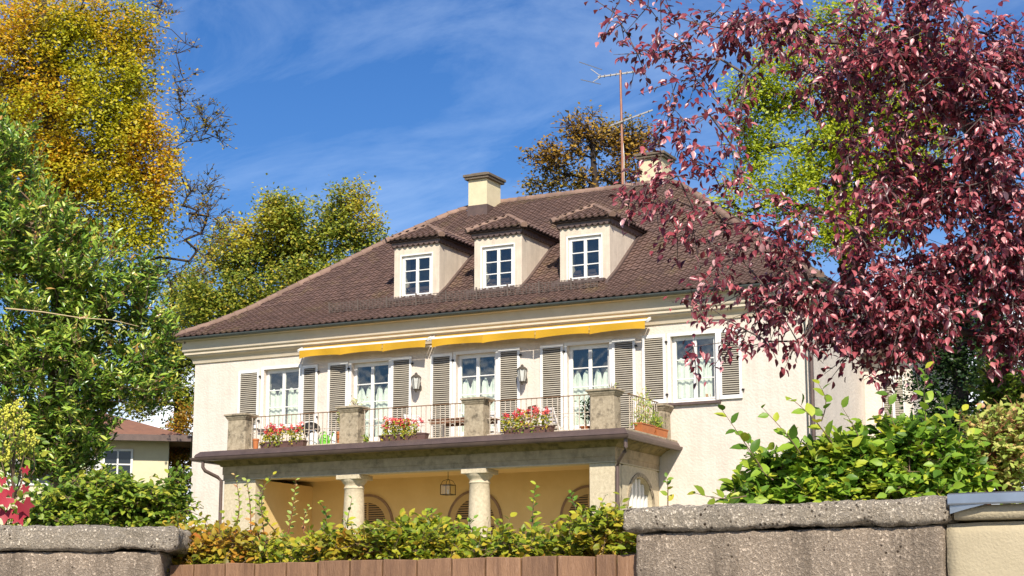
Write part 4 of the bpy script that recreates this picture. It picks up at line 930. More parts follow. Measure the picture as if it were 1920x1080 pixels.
bx_ = [-5.58, -5.43, -5.24, -5.065, -4.88, -4.70, -4.52, -4.34, -4.155, -3.972, -3.797, -3.615, -3.437, -3.25, -3.15, -3.045]; rg_ = random.Random(3)
for i in range(len(bx_) - 1):
    a, b = bx_[i] + .004, bx_[i + 1] - .004; zt = 1.935 + rg_.uniform(-.003, .003); tl_ = rg_.uniform(-.004, .004)
    q = MB(); q.add([(a, 7.09, .1), (b, 7.09, .1), (b, 7.115, .1), (a, 7.115, .1), (a, 7.09, zt - tl_), (b, 7.09, zt + tl_), (b, 7.115, zt + tl_), (a, 7.115, zt - tl_)], [(3, 2, 1, 0), (4, 5, 6, 7), (0, 1, 5, 4), (1, 2, 6, 5), (2, 3, 7, 6), (3, 0, 4, 7)])
    q.build('plank', M['plank'], GT, bevel=.004)
for z in (.5, 1.7): MB().box(-5.55, -3.06, 7.116, 7.16, z, z + .09).build('cross_rail', M['plank'], GT)

# ------------------------------------------------------------------ leaf materials
G = {}
G['purple'] = leaf_mat('purple_leaf', [(0, (.08, .015, .025)), (.3, (.19, .03, .045)), (.6, (.36, .065, .08)), (.82, (.54, .15, .16)), (1, (.74, .42, .42))], trans=.25, rough=.34, spec=.7)
G['beech'] = leaf_mat('beech_leaf', [(0, (.08, .17, .02)), (.4, (.18, .33, .03)), (.75, (.33, .48, .045)), (1, (.58, .57, .05))], [(0, (.20, .28, .025)), (.6, (.46, .46, .035)), (1, (.62, .45, .04))], 2.2, (.55, .72), .35)
G['hedge'] = leaf_mat('hedge_leaf', [(0, (.10, .17, .015)), (.4, (.27, .34, .025)), (.75, (.46, .46, .035)), (1, (.58, .42, .04))], [(0, (.16, .12, .02)), (.4, (.46, .33, .03)), (.75, (.62, .28, .04)), (1, (.48, .14, .03))], 2.2, (.53, .68), .35)
G['holly'] = leaf_mat('holly_leaf', [(0, (.07, .15, .02)), (.4, (.18, .31, .035)), (.7, (.34, .46, .055)), (.93, (.56, .60, .11)), (1, (.55, .25, .10))], trans=.18, rough=.3, spec=.6)
G['yellow'] = leaf_mat('yellow_leaf', [(0, (.46, .40, .02)), (.4, (.72, .54, .03)), (.8, (.84, .54, .035)), (1, (.78, .34, .04))], [(0, (.30, .34, .02)), (.5, (.54, .52, .03)), (1, (.70, .58, .03))], .9, (.44, .58), .45)
G['olive'] = leaf_mat('olive_leaf', [(0, (.10, .15, .02)), (.5, (.23, .29, .03)), (.8, (.42, .42, .045)), (1, (.60, .46, .06))], [(0, (.36, .34, .03)), (.6, (.58, .52, .05)), (1, (.68, .44, .05))], .35, (.52, .68), .35)
G['autumn'] = leaf_mat('autumn_leaf', [(0, (.18, .11, .02)), (.5, (.38, .21, .03)), (.85, (.54, .32, .04)), (1, (.45, .30, .05))], [(0, (.12, .11, .015)), (1, (.35, .27, .03))], .3, (.5, .65), .35)
G['lime'] = leaf_mat('lime_leaf', [(0, (.24, .32, .015)), (.5, (.44, .52, .03)), (.85, (.58, .62, .04)), (1, (.66, .58, .04))], trans=.45)
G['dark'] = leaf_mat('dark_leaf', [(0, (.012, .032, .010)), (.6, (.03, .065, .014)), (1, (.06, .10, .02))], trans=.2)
G['russet'] = leaf_mat('russet_leaf', [(0, (.26, .36, .06)), (.5, (.50, .58, .13)), (.85, (.68, .58, .20)), (1, (.62, .26, .14))], trans=.35)
G['shrub'] = leaf_mat('shrub_leaf', [(0, (.09, .17, .02)), (.5, (.22, .33, .035)), (.85, (.40, .46, .045)), (1, (.55, .50, .06))], trans=.35)
G['gold'] = leaf_mat('gold_leaf', [(0, (.18, .14, .012)), (.5, (.40, .24, .015)), (1, (.50, .16, .02))], trans=.4)
G['gerani'] = leaf_mat('geranium_leaf', [(0, (.12, .17, .02)), (.5, (.36, .40, .03)), (1, (.60, .42, .05))], trans=.3)
G['vine'] = leaf_mat('vine_leaf', [(0, (.30, .02, .03)), (.6, (.50, .035, .06)), (1, (.36, .05, .03))], trans=.3, rough=.5)

def ground_under(p): return (p[0], p[1], ground_z(p[0], p[1]))
def trunk_to(px, D, pts, base_dx=0):
    P = [at(a, b, D) for a, b in pts]; b = P[0].copy(); b[2] = ground_z(b[0], b[1]) - .1; return [b] + P

# ---- far trees
tk = trunk_to(560, 64, [(575, 760), (570, 640), (560, 560), (552, 500), (560, 440)])
plant('green_tree', 'green and olive tree rising behind the left hip of the villa roof', 'tree', tk[0], tk, .42,
      [bl(450, 480, 64, 80, 60), bl(560, 460, 64, 95, 70), bl(650, 430, 64, 60, 60), bl(520, 405, 63, 40, 42), bl(650, 385, 64, 28, 34, 1), bl(575, 540, 63, 130, 70), bl(440, 570, 62, 95, 60), bl(390, 500, 62, 45, 40), bl(420, 640, 62, 80, 50), bl(385, 560, 62, 55, 50), bl(360, 620, 63, 50, 60), bl(700, 460, 64, 30, 26), bl(510, 370, 64, 16, 16, .4), bl(672, 355, 64, 14, 12, .4)],
      720, 5, 18, .5, 'far', .135, G['olive'], M['dark_bark'], 11, .15, .3, .9, bits=False, jitter=.3, gap=(.55, -.40))
tk = trunk_to(330, 74, [(335, 760), (330, 690), (325, 600), (320, 530)])
plant('small_tree', 'slender yellow-green tree between the tall shrub and the left corner of the villa', 'tree', tk[0], tk, .2,
      [bl(330, 560, 74, 45, 55), bl(325, 650, 74, 50, 60), bl(340, 740, 74, 40, 70), bl(300, 500, 74, 30, 40), bl(375, 590, 74, 40, 45), bl(370, 680, 74, 25, 60), bl(265, 745, 74, 50, 40), bl(290, 690, 74, 50, 50)],
      230, 5, 18, .5, 'far', .15, G['olive'], M['dark_bark'], 12, .15, .3, .9, bits=False, jitter=.35)
tk = trunk_to(1120, 78, [(1125, 520), (1122, 400), (1116, 350), (1112, 300), (1110, 260)])
plant('autumn_tree', 'thin bronze autumn tree behind the roof ridge beside the antenna', 'tree', tk[0], tk, .17,
      [bl(1095, 262, 78, 42, 30, w=2), bl(1030, 300, 78, 46, 26, w=2), bl(1150, 265, 79, 40, 32, w=2), bl(1195, 270, 79, 30, 30, w=2), bl(1075, 240, 78, 30, 22), bl(1100, 225, 78, 26, 16), bl(1165, 325, 79, 60, 26), bl(1075, 340, 78, 75, 22), bl(1010, 345, 78, 20, 16)],
      150, 5, 9, .6, 'far', .19, G['autumn'], M['dark_bark'], 13, .1, .3, .9, min_twig=.014, jitter=.3)
tk = trunk_to(1600, 62, [(1600, 700), (1595, 520), (1580, 380), (1570, 250), (1560, 150)])
plant('lime_tree', 'bright lime green tree glowing behind the purple leaved tree', 'tree', tk[0], tk, .45,
      [bl(1440, 190, 62, 75, 90), bl(1480, 110, 62, 70, 60), bl(1570, 250, 62, 130, 120), bl(1650, 110, 62, 110, 80), bl(1480, 350, 61, 90, 70), bl(1370, 400, 61, 55, 40), bl(1700, 300, 62, 110, 120), bl(1600, 430, 61, 120, 70), bl(1760, 160, 62, 100, 100), bl(1400, 290, 62, 40, 60), bl(1560, 40, 63, 90, 40)],
      600, 5, 18, .55, 'far', .15, G['lime'], M['bark'], 14, .15, .3, .9, bits=False, jitter=.3, gap=(.5, -.45))
tk = trunk_to(1800, 40, [(1800, 820), (1800, 720), (1800, 640)])
plant('dark_yew', 'dark green evergreen right of the rear wing', 'tree', tk[0], tk, .25,
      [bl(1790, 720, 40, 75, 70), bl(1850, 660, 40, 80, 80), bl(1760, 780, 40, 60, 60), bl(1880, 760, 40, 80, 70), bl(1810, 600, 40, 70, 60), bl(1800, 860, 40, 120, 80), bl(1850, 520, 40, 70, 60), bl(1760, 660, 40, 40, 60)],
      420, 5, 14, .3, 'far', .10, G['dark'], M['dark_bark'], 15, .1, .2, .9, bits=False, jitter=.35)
tk = trunk_to(340, 70, [(342, 930), (340, 880)])
plant('golden_shrub', 'orange and gold shrub against the left side of the villa', 'shrub', tk[0], tk, .06,
      [bl(338, 860, 70, 28, 60), bl(335, 930, 70, 30, 50), bl(345, 800, 70, 22, 40)], 100, 5, 12, .28, 'far', .12, G['gold'], M['twig'], 16, .1, .3, .9, bits=False, jitter=.35)
# ---- yellow tree at the left, bare limbs reaching right
D = 25
tk = trunk_to(110, D, [(120, 900), (125, 650), (120, 460), (110, 300), (90, 120), (70, -60)])
bare = [at(x, y, D + 1) for x, y in ((345, 160), (360, 200), (385, 235), (398, 245), (350, 240), (340, 130), (335, 190), (405, 250), (370, 225), (300, 20), (330, 10), (280, 30), (310, -10), (345, 205), (388, 215))]
plant('yellow_tree', 'tall tree in golden yellow autumn leaf filling the upper left corner', 'tree', tk[0], tk, .2,
      [bl(50, 70, D, 120, 100), bl(190, 50, D, 80, 70), bl(230, 150, D, 70, 80), bl(110, 210, D, 130, 100), bl(245, 270, D, 75, 80), bl(160, 350, D, 120, 90), bl(275, 370, D, 52, 60), bl(60, 330, D, 100, 100), bl(80, 470, D, 110, 70), bl(230, 440, D, 80, 40), bl(-60, 200, D, 80, 200), bl(280, 210, D, 40, 50), bl(255, 60, D, 30, 40), bl(300, 320, D, 32, 50)],
      1150, 6, 16, .24, 'far', .057, G['yellow'], M['bark'], 17, .2, .2, .9, bits=False, jitter=.34, gap=(1.5, -.30))
D = 27
tk = trunk_to(60, D, [(150, 900), (170, 640), (230, 505), (300, 482), (355, 490)])
bare = [at(x, y, D + dz) for x, y, dz in ((370, 470, 0), (378, 440, .3), (388, 405, 0), (395, 370, .2), (400, 340, 0), (365, 400, -.2), (350, 370, 0), (345, 430, 0), (408, 420, .2), (415, 400, 0), (405, 455, 0), (370, 505, 0), (330, 520, .2), (300, 510, 0), (355, 350, 0), (340, 330, 0), (380, 370, .3), (392, 395, 0),
     (345, 150, 0), (360, 190, .3), (375, 215, 0), (390, 235, 0), (405, 250, .2), (350, 225, 0), (340, 250, 0), (365, 245, .3), (330, 100, 0), (398, 215, 0), (300, 15, 0), (315, 25, .2), (290, 40, 0), (335, 180, 0), (385, 250, 0), (320, 300, 0), (310, 380, 0))]
_r = np.random.default_rng(9); bare = [b + _r.normal(0, .10, 3) * (k > 0) for b in bare for k in range(4)]
plant('bare_tree', 'half bare dark limbed tree reaching out right of the yellow tree', 'tree', tk[0], tk, .02, [], 0, 4, 3, .20, 'far', .055, G['autumn'], M['dark_bark'], 18, .05, .45, .6, extra=bare, min_twig=.0035)

# ---- neighbour's house seen past the villa's left corner
NB = root('neighbour_house', (-43, 62, 2.8), 'small cream neighbouring house with red-brown roof, half hidden behind the tall shrub', 'house')
def nb(p):      # building frame turned away from the villa
    c, s_ = math.cos(math.radians(38)), math.sin(math.radians(38)); o = at(311, 850, 66); return (o[0] + p[0] * c - p[1] * s_, o[1] + p[0] * s_ + p[1] * c, p[2])
def nbox(m, x0, x1, y0, y1, z0, z1): return m.add([nb((x, y, z)) for z in (z0, z1) for y in (y0, y1) for x in (x0, x1)], [(0, 2, 3, 1), (4, 5, 7, 6), (0, 1, 5, 4), (2, 6, 7, 3), (0, 4, 6, 2), (1, 3, 7, 5)])
ez = float(at(311, 818, 66)[2])
nbox(MB(), -9, .1, 0, 8, 2.7, ez).build('wall', M['far_wall'], NB)
q = MB(); q.add([nb(p) for p in ((-9.6, -.7, ez - .05), (.9, -.7, ez - .05), (.9, 8.7, ez - .05), (-9.6, 8.7, ez - .05), (-5.5, 4, ez + 1.5), (-3.2, 4, ez + 1.5))], [(0, 1, 5, 4), (1, 2, 5), (2, 3, 4, 5), (3, 0, 4), (0, 3, 2, 1)]); q.build('roof', M['far_tile'], NB)
nbox(MB(), -9.7, 1.0, -.82, -.70, ez - .25, ez - .02).build('gutter', M['brown_gutter'], NB)
nbox(MB(), .9, 1.02, -.82, 8.8, ez - .25, ez - .02).build('gutter', M['brown_gutter'], NB)
for x in (-1.75, -4.6):
    Wn = root_part('window', nb((x, 0, ez - 1.9)), NB); q = MB()
    for a, b, c_, d in ((-.55, -.47, -1.9, -.5), (.47, .55, -1.9, -.5), (-.03, .03, -1.9, -.5), (-.47, .47, -.58, -.5), (-.47, .47, -1.9, -1.82), (-.47, .47, -1.1, -1.05)): nbox(q, x + a, x + b, -.06, -.002, ez + c_, ez + d)
    q.build('frame', M['white'], Wn)
    nbox(MB(), x - .47, x + .47, -.03, -.004, ez - 1.83, ez - .57).build('pane', mat('far_pane', (.02, .025, .03), .1), Wn)
    nbox(MB(), x - 1.12, x - .58, -.05, -.003, ez - 1.92, ez - .48).build('shutter', M['white'], Wn)

# ---- tall evergreen shrub at the left, glossy narrow leaves
D = 13.5
tk = trunk_to(100, D, [(110, 930), (100, 760), (90, 600), (60, 420)])
plant('evergreen_shrub', 'tall glossy evergreen shrub with narrow leaves at the left edge', 'shrub', tk[0], tk, .035,
      [bl(10, 330, D, 70, 120), bl(80, 480, D, 110, 110), bl(175, 560, D, 110, 90), bl(235, 670, D, 90, 95), bl(100, 700, D, 150, 130), bl(40, 600, D, 130, 140), bl(140, 790, D, 80, 80), bl(60, 840, D, 110, 90), bl(270, 720, D, 45, 40), bl(250, 580, D, 50, 60), bl(-60, 500, D, 80, 250), bl(290, 650, D, 35, 45), bl(110, 880, D, 90, 40), bl(295, 770, D, 40, 22, w=.7)],
      920, 4, 14, .17, 'long', .064, G['holly'], M['twig'], 19, -.1, .75, .45, 300, jitter=.05, min_twig=.002, gap=(1.6, -.32))
# ---- low shrub behind the pillar
D = 11
tk = trunk_to(220, D, [(220, 960), (220, 900)])
plant('low_shrub', 'low yellow-green shrub behind the left stone pillar', 'shrub', tk[0], tk, .03,
      [bl(150, 945, D, 90, 26), bl(250, 940, D, 80, 26), bl(320, 945, D, 35, 35), bl(190, 915, D, 80, 22), bl(300, 965, D, 50, 20), bl(90, 965, D, 80, 30), bl(335, 900, D, 14, 20), bl(140, 985, D, 130, 14), bl(280, 985, D, 80, 14)],
      280, 4, 8, .10, 'ovate', .042, G['shrub'], M['twig'], 20, .05, .4, .8, 300, jitter=.08, min_twig=.0016)
# ---- hedge behind the plank fence
def hedge_keep(pos, rg): return np.ones(len(pos), bool)
rgh = np.random.default_rng(77)
NH = 2300
hx = rgh.uniform(-6.35, -3.08, NH); hy = rgh.uniform(7.26, 7.75, NH); hz = rgh.uniform(1.72, 2.04, NH) + .05 * np.sin(hx * 5.3) + .03 * np.sin(hx * 13 + 1) - np.clip((hy - 7.5) * .05, 0, 1)
hcl = np.stack([hx, hy, hz], 1)
htr = [(-4.7, 7.6, .9), (-4.7, 7.6, 1.3)]
HB = plant('hedge', 'clipped beech hedge turning yellow and orange behind the plank fence', 'hedge', (-4.7, 7.6, .95), [np.array(p) for p in htr], .03, [], 0, 3, 7, .10, 'ovate', .040, G['hedge'], M['twig'], 21, .05, .45, .8, 300, extra=hcl, jitter=.1, min_twig=.0014, facing=.9)
# tall loose shoots standing out of the hedge
def shoots(name, label, spots, leaf, size, lmat, seed, group=None, tmat=None, n_leaf=9, cat='shoot'):
    rg = np.random.default_rng(seed)
    for si, (px0, py0, px1, py1, D_) in enumerate(spots):
        a, b = at(px0, py0, D_), at(px1, py1, D_); bend = rg.normal(0, .02, 3)
        b0 = a.copy(); lab = label[si] if isinstance(label, list) else label
        R_ = root(name, tuple(a), lab, cat, group)
        pts = [a + (b - a) * t + bend * math.sin(t * math.pi) for t in np.linspace(0, 1, 7)]
        tubes_mesh('stem', [(pts[i], pts[i + 1], .0035 - .0004 * i, .0031 - .0004 * i) for i in range(6)], tmat or M['twig'], R_)
        L = np.linalg.norm(b - a); k = max(6, int(L / size * 2.3)); t = np.linspace(.12, 1, k); pos = np.array([a + (b - a) * q + bend * math.sin(q * math.pi) for q in t]); d = unit(np.tile(b - a, (k, 1)))
        ang = np.arange(k) * 2.4 + rg.uniform(0, 6); s1 = unit(np.cross(d, FW)); s2 = np.cross(d, s1); sd_ = s1 * np.cos(ang)[:, None] + s2 * np.sin(ang)[:, None]
        fr = leaf_frames(pos, d * .5 + sd_ * .8 + rg.normal(0, .15, (k, 3)), np.array([0, 0, .2]) + rg.normal(0, .3, (k, 3)) + np.array(SUN_DIR) * 1.3, size * (1.2 - .45 * t) * rg.uniform(.8, 1.15, k))
        leaf_objects(fr, range(k), leaf, lmat, R_)
shoots('hedge_shoot', ['tall leafy shoot rising from the hedge right of the second porch column', 'leafy shoot rising from the hedge in front of the right arched door', 'leafy shoot rising from the hedge in front of the right porch pier', 'short shoot from the hedge in front of the right column', 'pale leafy shoot in front of the left porch column', 'green shoot standing in the hedge left of the left column', 'tall thin shoot with green tip under the left porch frieze', 'small twiggy shoot beside the stone cap, against the villa wall', 'thin shoot in the hedge between the two columns'],
   [(998, 1000, 1005, 908, 8.6), (1085, 1000, 1068, 925, 8.6), (1125, 1000, 1135, 930, 8.5), (890, 1000, 888, 972, 8.6), (652, 990, 660, 935, 8.8), (594, 1000, 598, 940, 8.8), (520, 1000, 512, 890, 9), (1252, 950, 1250, 895, 8.2), (798, 1000, 800, 960, 8.6)], 'ovate', .040, G['beech'], 31, 'shoots standing out of the hedge')
shoots('russet_shoot', ['reddish leafed shoot nearest the left downpipe', 'reddish leafed shoot in front of the left porch pier', 'reddish leafed twig right of the left porch pier', 'taller reddish twig in front of the ochre side wall', 'short reddish twig at the foot of the ochre side wall'],
   [(440, 1000, 440, 890, 9), (470, 1000, 462, 900, 9), (495, 1000, 490, 925, 9), (540, 1000, 555, 900, 9), (570, 1000, 580, 950, 9)], 'ovate', .032, G['russet'], 32, 'reddish shoots at the left of the hedge', M['red_twig'])

# ---- leafy bush behind the rough wall
D = 8.7
tk = trunk_to(1600, D, [(1600, 960), (1600, 880)])
plant('leafy_bush', 'large leaved green bush spilling over the rough stone wall', 'bush', tk[0], tk, .03,
      [bl(1500, 905, D, 100, 30), bl(1600, 885, D, 100, 45), bl(1720, 870, D, 85, 60), bl(1440, 920, D, 60, 16), bl(1540, 870, D, 60, 15), bl(1690, 825, D, 50, 25), bl(1790, 890, D, 60, 40), bl(1390, 935, D - .2, 40, 8), bl(1470, 880, D, 50, 25), bl(1600, 860, D, 60, 14), bl(1520, 938, D - .1, 110, 12), bl(1680, 930, D - .1, 110, 14)],
      400, 4, 6, .10, 'ovate', .062, G['beech'], M['twig'], 41, .05, .45, .8, 300, jitter=.08, min_twig=.0016, facing=.9)
shoots('bush_shoot', ['leftmost arching leafy shoot of the bush against the villa wall', 'second leafy shoot of the bush from the left', 'tall leafy shoot of the bush in front of the brown downpipe', 'small leafy shoot of the bush right of the brown downpipe', 'leafy shoot of the bush in front of the rear wing', 'tallest bright yellow-green shoot of the bush', 'low leafy shoot lying over the left end of the wall cap'],
   [(1430, 880, 1355, 770, 8.5), (1500, 850, 1430, 765, 8.5), (1560, 830, 1480, 745, 8.5), (1610, 820, 1580, 765, 8.6), (1700, 820, 1665, 740, 8.6), (1740, 830, 1735, 690, 8.7), (1400, 930, 1305, 925, 8.2)], 'ovate', .078, G['beech'], 43, 'shoots of the bush over the wall')
shoots('bush_shoot', ['upright leafy shoot over the downpipe top, darker green', 'short leafy shoot of the bush low against the villa wall, left end', 'stout yellow-green shoot right beside the tallest one', 'leafy shoot at the right end of the bush in front of the dark evergreen', 'leafy middle shoot of the bush in front of the grey side wall'], [(1540, 790, 1535, 720, 8.6), (1450, 900, 1400, 840, 8.5), (1770, 830, 1765, 745, 8.7), (1800, 860, 1805, 770, 8.8), (1630, 850, 1615, 790, 8.6)], 'ovate', .07, G['beech'], 44)
D = 8.9
tk = trunk_to(1850, D, [(1850, 940), (1850, 860)])
plant('russet_shrub', 'thin twiggy shrub with yellow and reddish leaves at the right edge', 'shrub', tk[0], tk, .022,
      [bl(1860, 850, D, 60, 55), bl(1910, 830, D, 50, 60), bl(1810, 890, D, 60, 30), bl(1900, 890, D, 60, 50)],
      150, 4, 7, .13, 'ovate', .040, G['russet'], M['red_twig'], 42, .05, .5, .7, 300, jitter=.08, min_twig=.0018)
plant('pale_shrub', 'pale green young shrub above the twiggy shrub at the right edge', 'shrub', tuple(ground_under(at(1890, 900, 10.4))), trunk_to(1890, 10.4, [(1880, 900), (1875, 780)]), .015,
      [bl(1870, 740, 10.4, 35, 60), bl(1905, 760, 10.4, 30, 60)], 60, 4, 7, .13, 'ovate', .045, G['shrub'], M['twig'], 45, .05, .6, .6, 200, jitter=.08)

# ---- purple leaved tree at the right
D = 9.4
tk = trunk_to(1850, D + .4, [(1990, 1000), (1960, 650), (1830, 280), (1770, 130), (1735, 50), (1715, -20), (1660, -250)])
wisps = [at(x, y, D + dz) for x, y, dz in ((1150, 22, 0), (1165, 45, .1), (1215, 12, 0), (1240, 55, -.1), (1262, 30, 0), (1195, 100, 0), (1225, 105, .1), (1255, 95, 0), (1280, 80, -.1), (1300, 110, 0), (1310, 45, 0), (1340, 25, .2), (1270, 150, 0), (1320, 150, .1), (1350, 110, 0), (1265, 205, 0), (1282, 225, 0), (1278, 255, .1), (1245, 235, 0), (1305, 150, 0), (1330, 215, 0), (1350, 235, -.1), (1240, 300, 0), (1190, 350, 0), (1180, 370, .1), (1215, 345, 0), (1250, 340, 0), (1230, 380, 0), (1270, 330, -.1), (1300, 300, .1), (1265, 375, 0), (1300, 390, 0), (1330, 310, 0), (1350, 350, 0), (1320, 275, 0), (1370, 270, .1), (1270, 445, 0), (1300, 430, 0), (1340, 460, 0), (1360, 420, .1), (1345, 500, 0), (1385, 480, 0), (1300, 560, 0), (1330, 575, 0), (1365, 600, 0), (1345, 540, .1), (1400, 545, 0), (1370, 640, 0), (1400, 620, 0), (1300, 650, 0), (1440, 640, 0), (1420, 580, .1), (1460, 600, 0), (1495, 640, 0), (1330, 385, 0), (1385, 335, 0), (1390, 190, 0), (1400, 140, 0))]
plant('purple_tree', 'purple leaved tree overhanging the scene from the right', 'tree', tk[0], tk, .048,
      [bl(1700, 90, D, 220, 120, w=1.2), bl(1450, 50, D, 110, 50), bl(1540, 170, D, 60, 60, w=.35), bl(1790, 330, D, 150, 170, w=1.1), bl(1640, 330, D, 100, 110, w=.38), bl(1560, 460, D, 120, 70, w=.7), bl(1450, 440, D, 70, 80, w=.8), bl(1450, 320, D, 60, 60, w=.5), bl(1620, 560, D, 150, 80, w=1.2), bl(1800, 560, D, 140, 100, w=1.2), bl(1500, 560, D, 90, 50), bl(1600, 650, D, 80, 40), bl(1690, 665, D, 60, 40), bl(1850, 130, D, 90, 140), bl(1870, 610, D, 80, 70, w=1.6), bl(1880, 420, D, 70, 120, w=1.3), bl(1730, 600, D, 90, 70, w=1.3), bl(1950, 350, D, 80, 300, w=.6)],
      800, 4, 7, .16, 'plum', .046, G['purple'], M['purple_bark'], 51, .45, .1, .8, 300, extra=wisps, gap=(1.9, -.08), jitter=.13, min_twig=.0020, facing=.9)

# ---- ivy heads, red vine leaves and a dead twig at the left edge
D = 9.8
IV = root('flowering_ivy', tuple(at(40, 900, D)), 'flowering ivy with lime yellow flower heads at the left edge', 'ivy')
rg = np.random.default_rng(61); heads = [(18, 770), (38, 758), (45, 785), (12, 800), (30, 815), (55, 815), (20, 835), (48, 838), (62, 825), (10, 855), (35, 850), (5, 780), (28, 790), (58, 845)]
base = at(25, 940, D); segs = []
for i, (x, y) in enumerate(heads):
    c = at(x, y, D + rg.uniform(-.15, .15)); segs.append((base, base * .4 + c * .6 + rg.normal(0, .03, 3), .004, .003)); segs.append((segs[-1][1], c, .003, .002))
    q = MB(); 
    for d in unit(rg.normal(size=(44, 3))): p_ = c + d * .034; q.add([p_ + np.array(v) * .0085 for v in ((1, 0, 0), (-1, 0, 0), (0, 1, 0), (0, -1, 0), (0, 0, 1), (0, 0, -1))], [(0, 2, 4), (2, 1, 4), (1, 3, 4), (3, 0, 4), (2, 0, 5), (1, 2, 5), (3, 1, 5), (0, 3, 5)])
    o = q.build('flower_head', M['flower_lime'], IV); o['kind'] = 'stuff'
tubes_mesh('stem', segs, M['twig'], IV)
K = 150; pos = np.array([at(rg.uniform(-20, 80), rg.uniform(800, 985), D + rg.uniform(-.2, .3)) for _ in range(K)])
leaf_objects(leaf_frames(pos, rg.normal(0, 1, (K, 3)) + np.array([0, 0, -.4]), np.array(SUN_DIR) + rg.normal(0, .4, (K, 3)), .045 * rg.uniform(.7, 1.3, K)), range(K), 'ovate', G['shrub'], IV)
VN = root('red_vine', tuple(at(20, 985, 9.3)), 'red autumn vine leaves at the lower left corner above the pillar', 'vine')
sp = [(22, 938), (40, 945), (12, 962), (30, 968), (5, 905), (45, 885), (50, 920), (15, 925), (45, 965)]; segs = []
for x, y in sp: segs.append((at(12, 1010, 9.3), at(x, y, 9.3), .002, .0015))
tubes_mesh('stem', segs, M['red_twig'], VN)
pos = np.array([at(x, y - 12, 9.25 + .01 * i) for i, (x, y) in enumerate(sp)])
leaf_objects(leaf_frames(pos, rg.normal(0, .5, (9, 3)) + np.array([0, 0, -1]), -np.tile(FW, (9, 1)) + rg.normal(0, .3, (9, 3)), np.array([.10, .10, .09, .09, .05, .05, .05, .06, .06])), range(9), 'lobed', G['vine'], VN)
DT = root('dead_twig', tuple(at(20, 580, 12.6)), 'dry straw coloured twig with a few rusty leaves crossing the evergreen shrub', 'twig')
pts = [at(x, y, 12.6) for x, y in ((10, 578), (80, 585), (150, 596), (210, 600), (260, 612))]
tubes_mesh('stem', [(pts[i], pts[i + 1], .006 - .001 * i, .005 - .001 * i) for i in range(4)], mat('straw', (.5, .38, .2), .8), DT)
K = 60; pos = np.array([at(rg.uniform(120, 275), rg.uniform(580, 640), 12.5 + rg.uniform(-.1, .2)) for _ in range(K)])
leaf_objects(leaf_frames(pos, rg.normal(0, 1, (K, 3)), rg.normal(0, .6, (K, 3)) + np.array(SUN_DIR), .045 * rg.uniform(.6, 1.2, K)), range(K), 'long', G['russet'], DT)

# ------------------------------------------------------------------ things on the balcony
def trough(name, x0, x1, y0, y1, z0, h, m, label, group, cat='planter'):
    R_ = root(name, ((x0 + x1) / 2, (y0 + y1) / 2, z0), label, cat, group); cx, cy = (x0 + x1) / 2, (y0 + y1) / 2; w_, d_ = (x1 - x0) / 2, (y1 - y0) / 2
    MB().frustum((cx, cy, z0), w_ * .95, d_ * .85, w_, d_, h - .03).build('trough', m, R_, bevel=.006)
    q = MB(); q.box(x0 - .012, x1 + .012, y0 - .012, y0 + .02, z0 + h - .029, z0 + h); q.box(x0 - .012, x1 + .012, y1 - .02, y1 + .012, z0 + h - .029, z0 + h); q.box(x0 - .012, x0 + .02, y0 + .021, y1 - .021, z0 + h - .0285, z0 + h - .001); q.box(x1 - .02, x1 + .012, y0 + .021, y1 - .021, z0 + h - .0285, z0 + h - .001)
    q.build('rim', m, R_); MB().box(x0 + .021, x1 - .021, y0 + .021, y1 - .021, z0 + h - .028, z0 + h - .012).build('soil', M['soil'], R_)
    return R_
def pot_plant(name, label, cat, x0, x1, y0, y1, z0, h, lm, n_leaf, lsize, seed, group=None, blooms=None, n_bloom=0, droop=.2, trail=0):
    rg = np.random.default_rng(seed); R_ = root(name, ((x0 + x1) / 2, (y0 + y1) / 2, z0), label, cat, group); K = n_leaf
    k = max(6, int((x1 - x0) / .09)); sx_ = rg.uniform(x0 + .03, x1 - .03, k); top = np.stack([sx_ + rg.normal(0, .05, k), rg.normal((y0 + y1) / 2, .05, k), z0 + h * rg.uniform(.5, 1.05, k)], 1)
    tubes_mesh('stem', [(np.array([sx_[i], (y0 + y1) / 2, z0 - .01]), top[i], .006, .003) for i in range(k)], M['twig'], R_)
    si = rg.integers(0, k, K); t = rg.random(K) ** .8; st = np.stack([sx_, np.full(k, (y0 + y1) / 2), np.full(k, z0)], 1)
    pos = st[si] + (top[si] - st[si]) * t[:, None] + rg.normal(0, .05, (K, 3)); pos[:, 1] -= .03; pos[:, 2] -= trail * rg.random(K) * (rg.random(K) < .25)
    pos[:, 2] = np.maximum(pos[:, 2], z0 - trail); pos[:, 1] = np.where(pos[:, 2] < z0 + .01, y0 - rg.uniform(.02, .06, K), pos[:, 1])
    fr = leaf_frames(pos, rg.normal(0, 1, (K, 3)) + np.array([0, 0, .2 - droop]), np.array(SUN_DIR) + rg.normal(0, .5, (K, 3)), lsize * rg.uniform(.6, 1.25, K)); leaves_mesh('leaves', fr, 'ovate', lm, R_)
    for i in range(n_bloom):
        c = top[rg.integers(0, k)] + rg.normal(0, .05, 3) * np.array([1.2, .8, .8]) + np.array([0, -.03, .03]); B = 16; p_ = c + rg.normal(0, .022, (B, 3))
        o = leaves_mesh('blossom', leaf_frames(p_, rg.normal(0, 1, (B, 3)), np.array(SUN_DIR) + rg.normal(0, .5, (B, 3)), .048 * rg.uniform(.7, 1.2, B)), 'far', blooms[i % len(blooms)], R_, None)
    return R_
FB = ['left', 'middle', 'right']
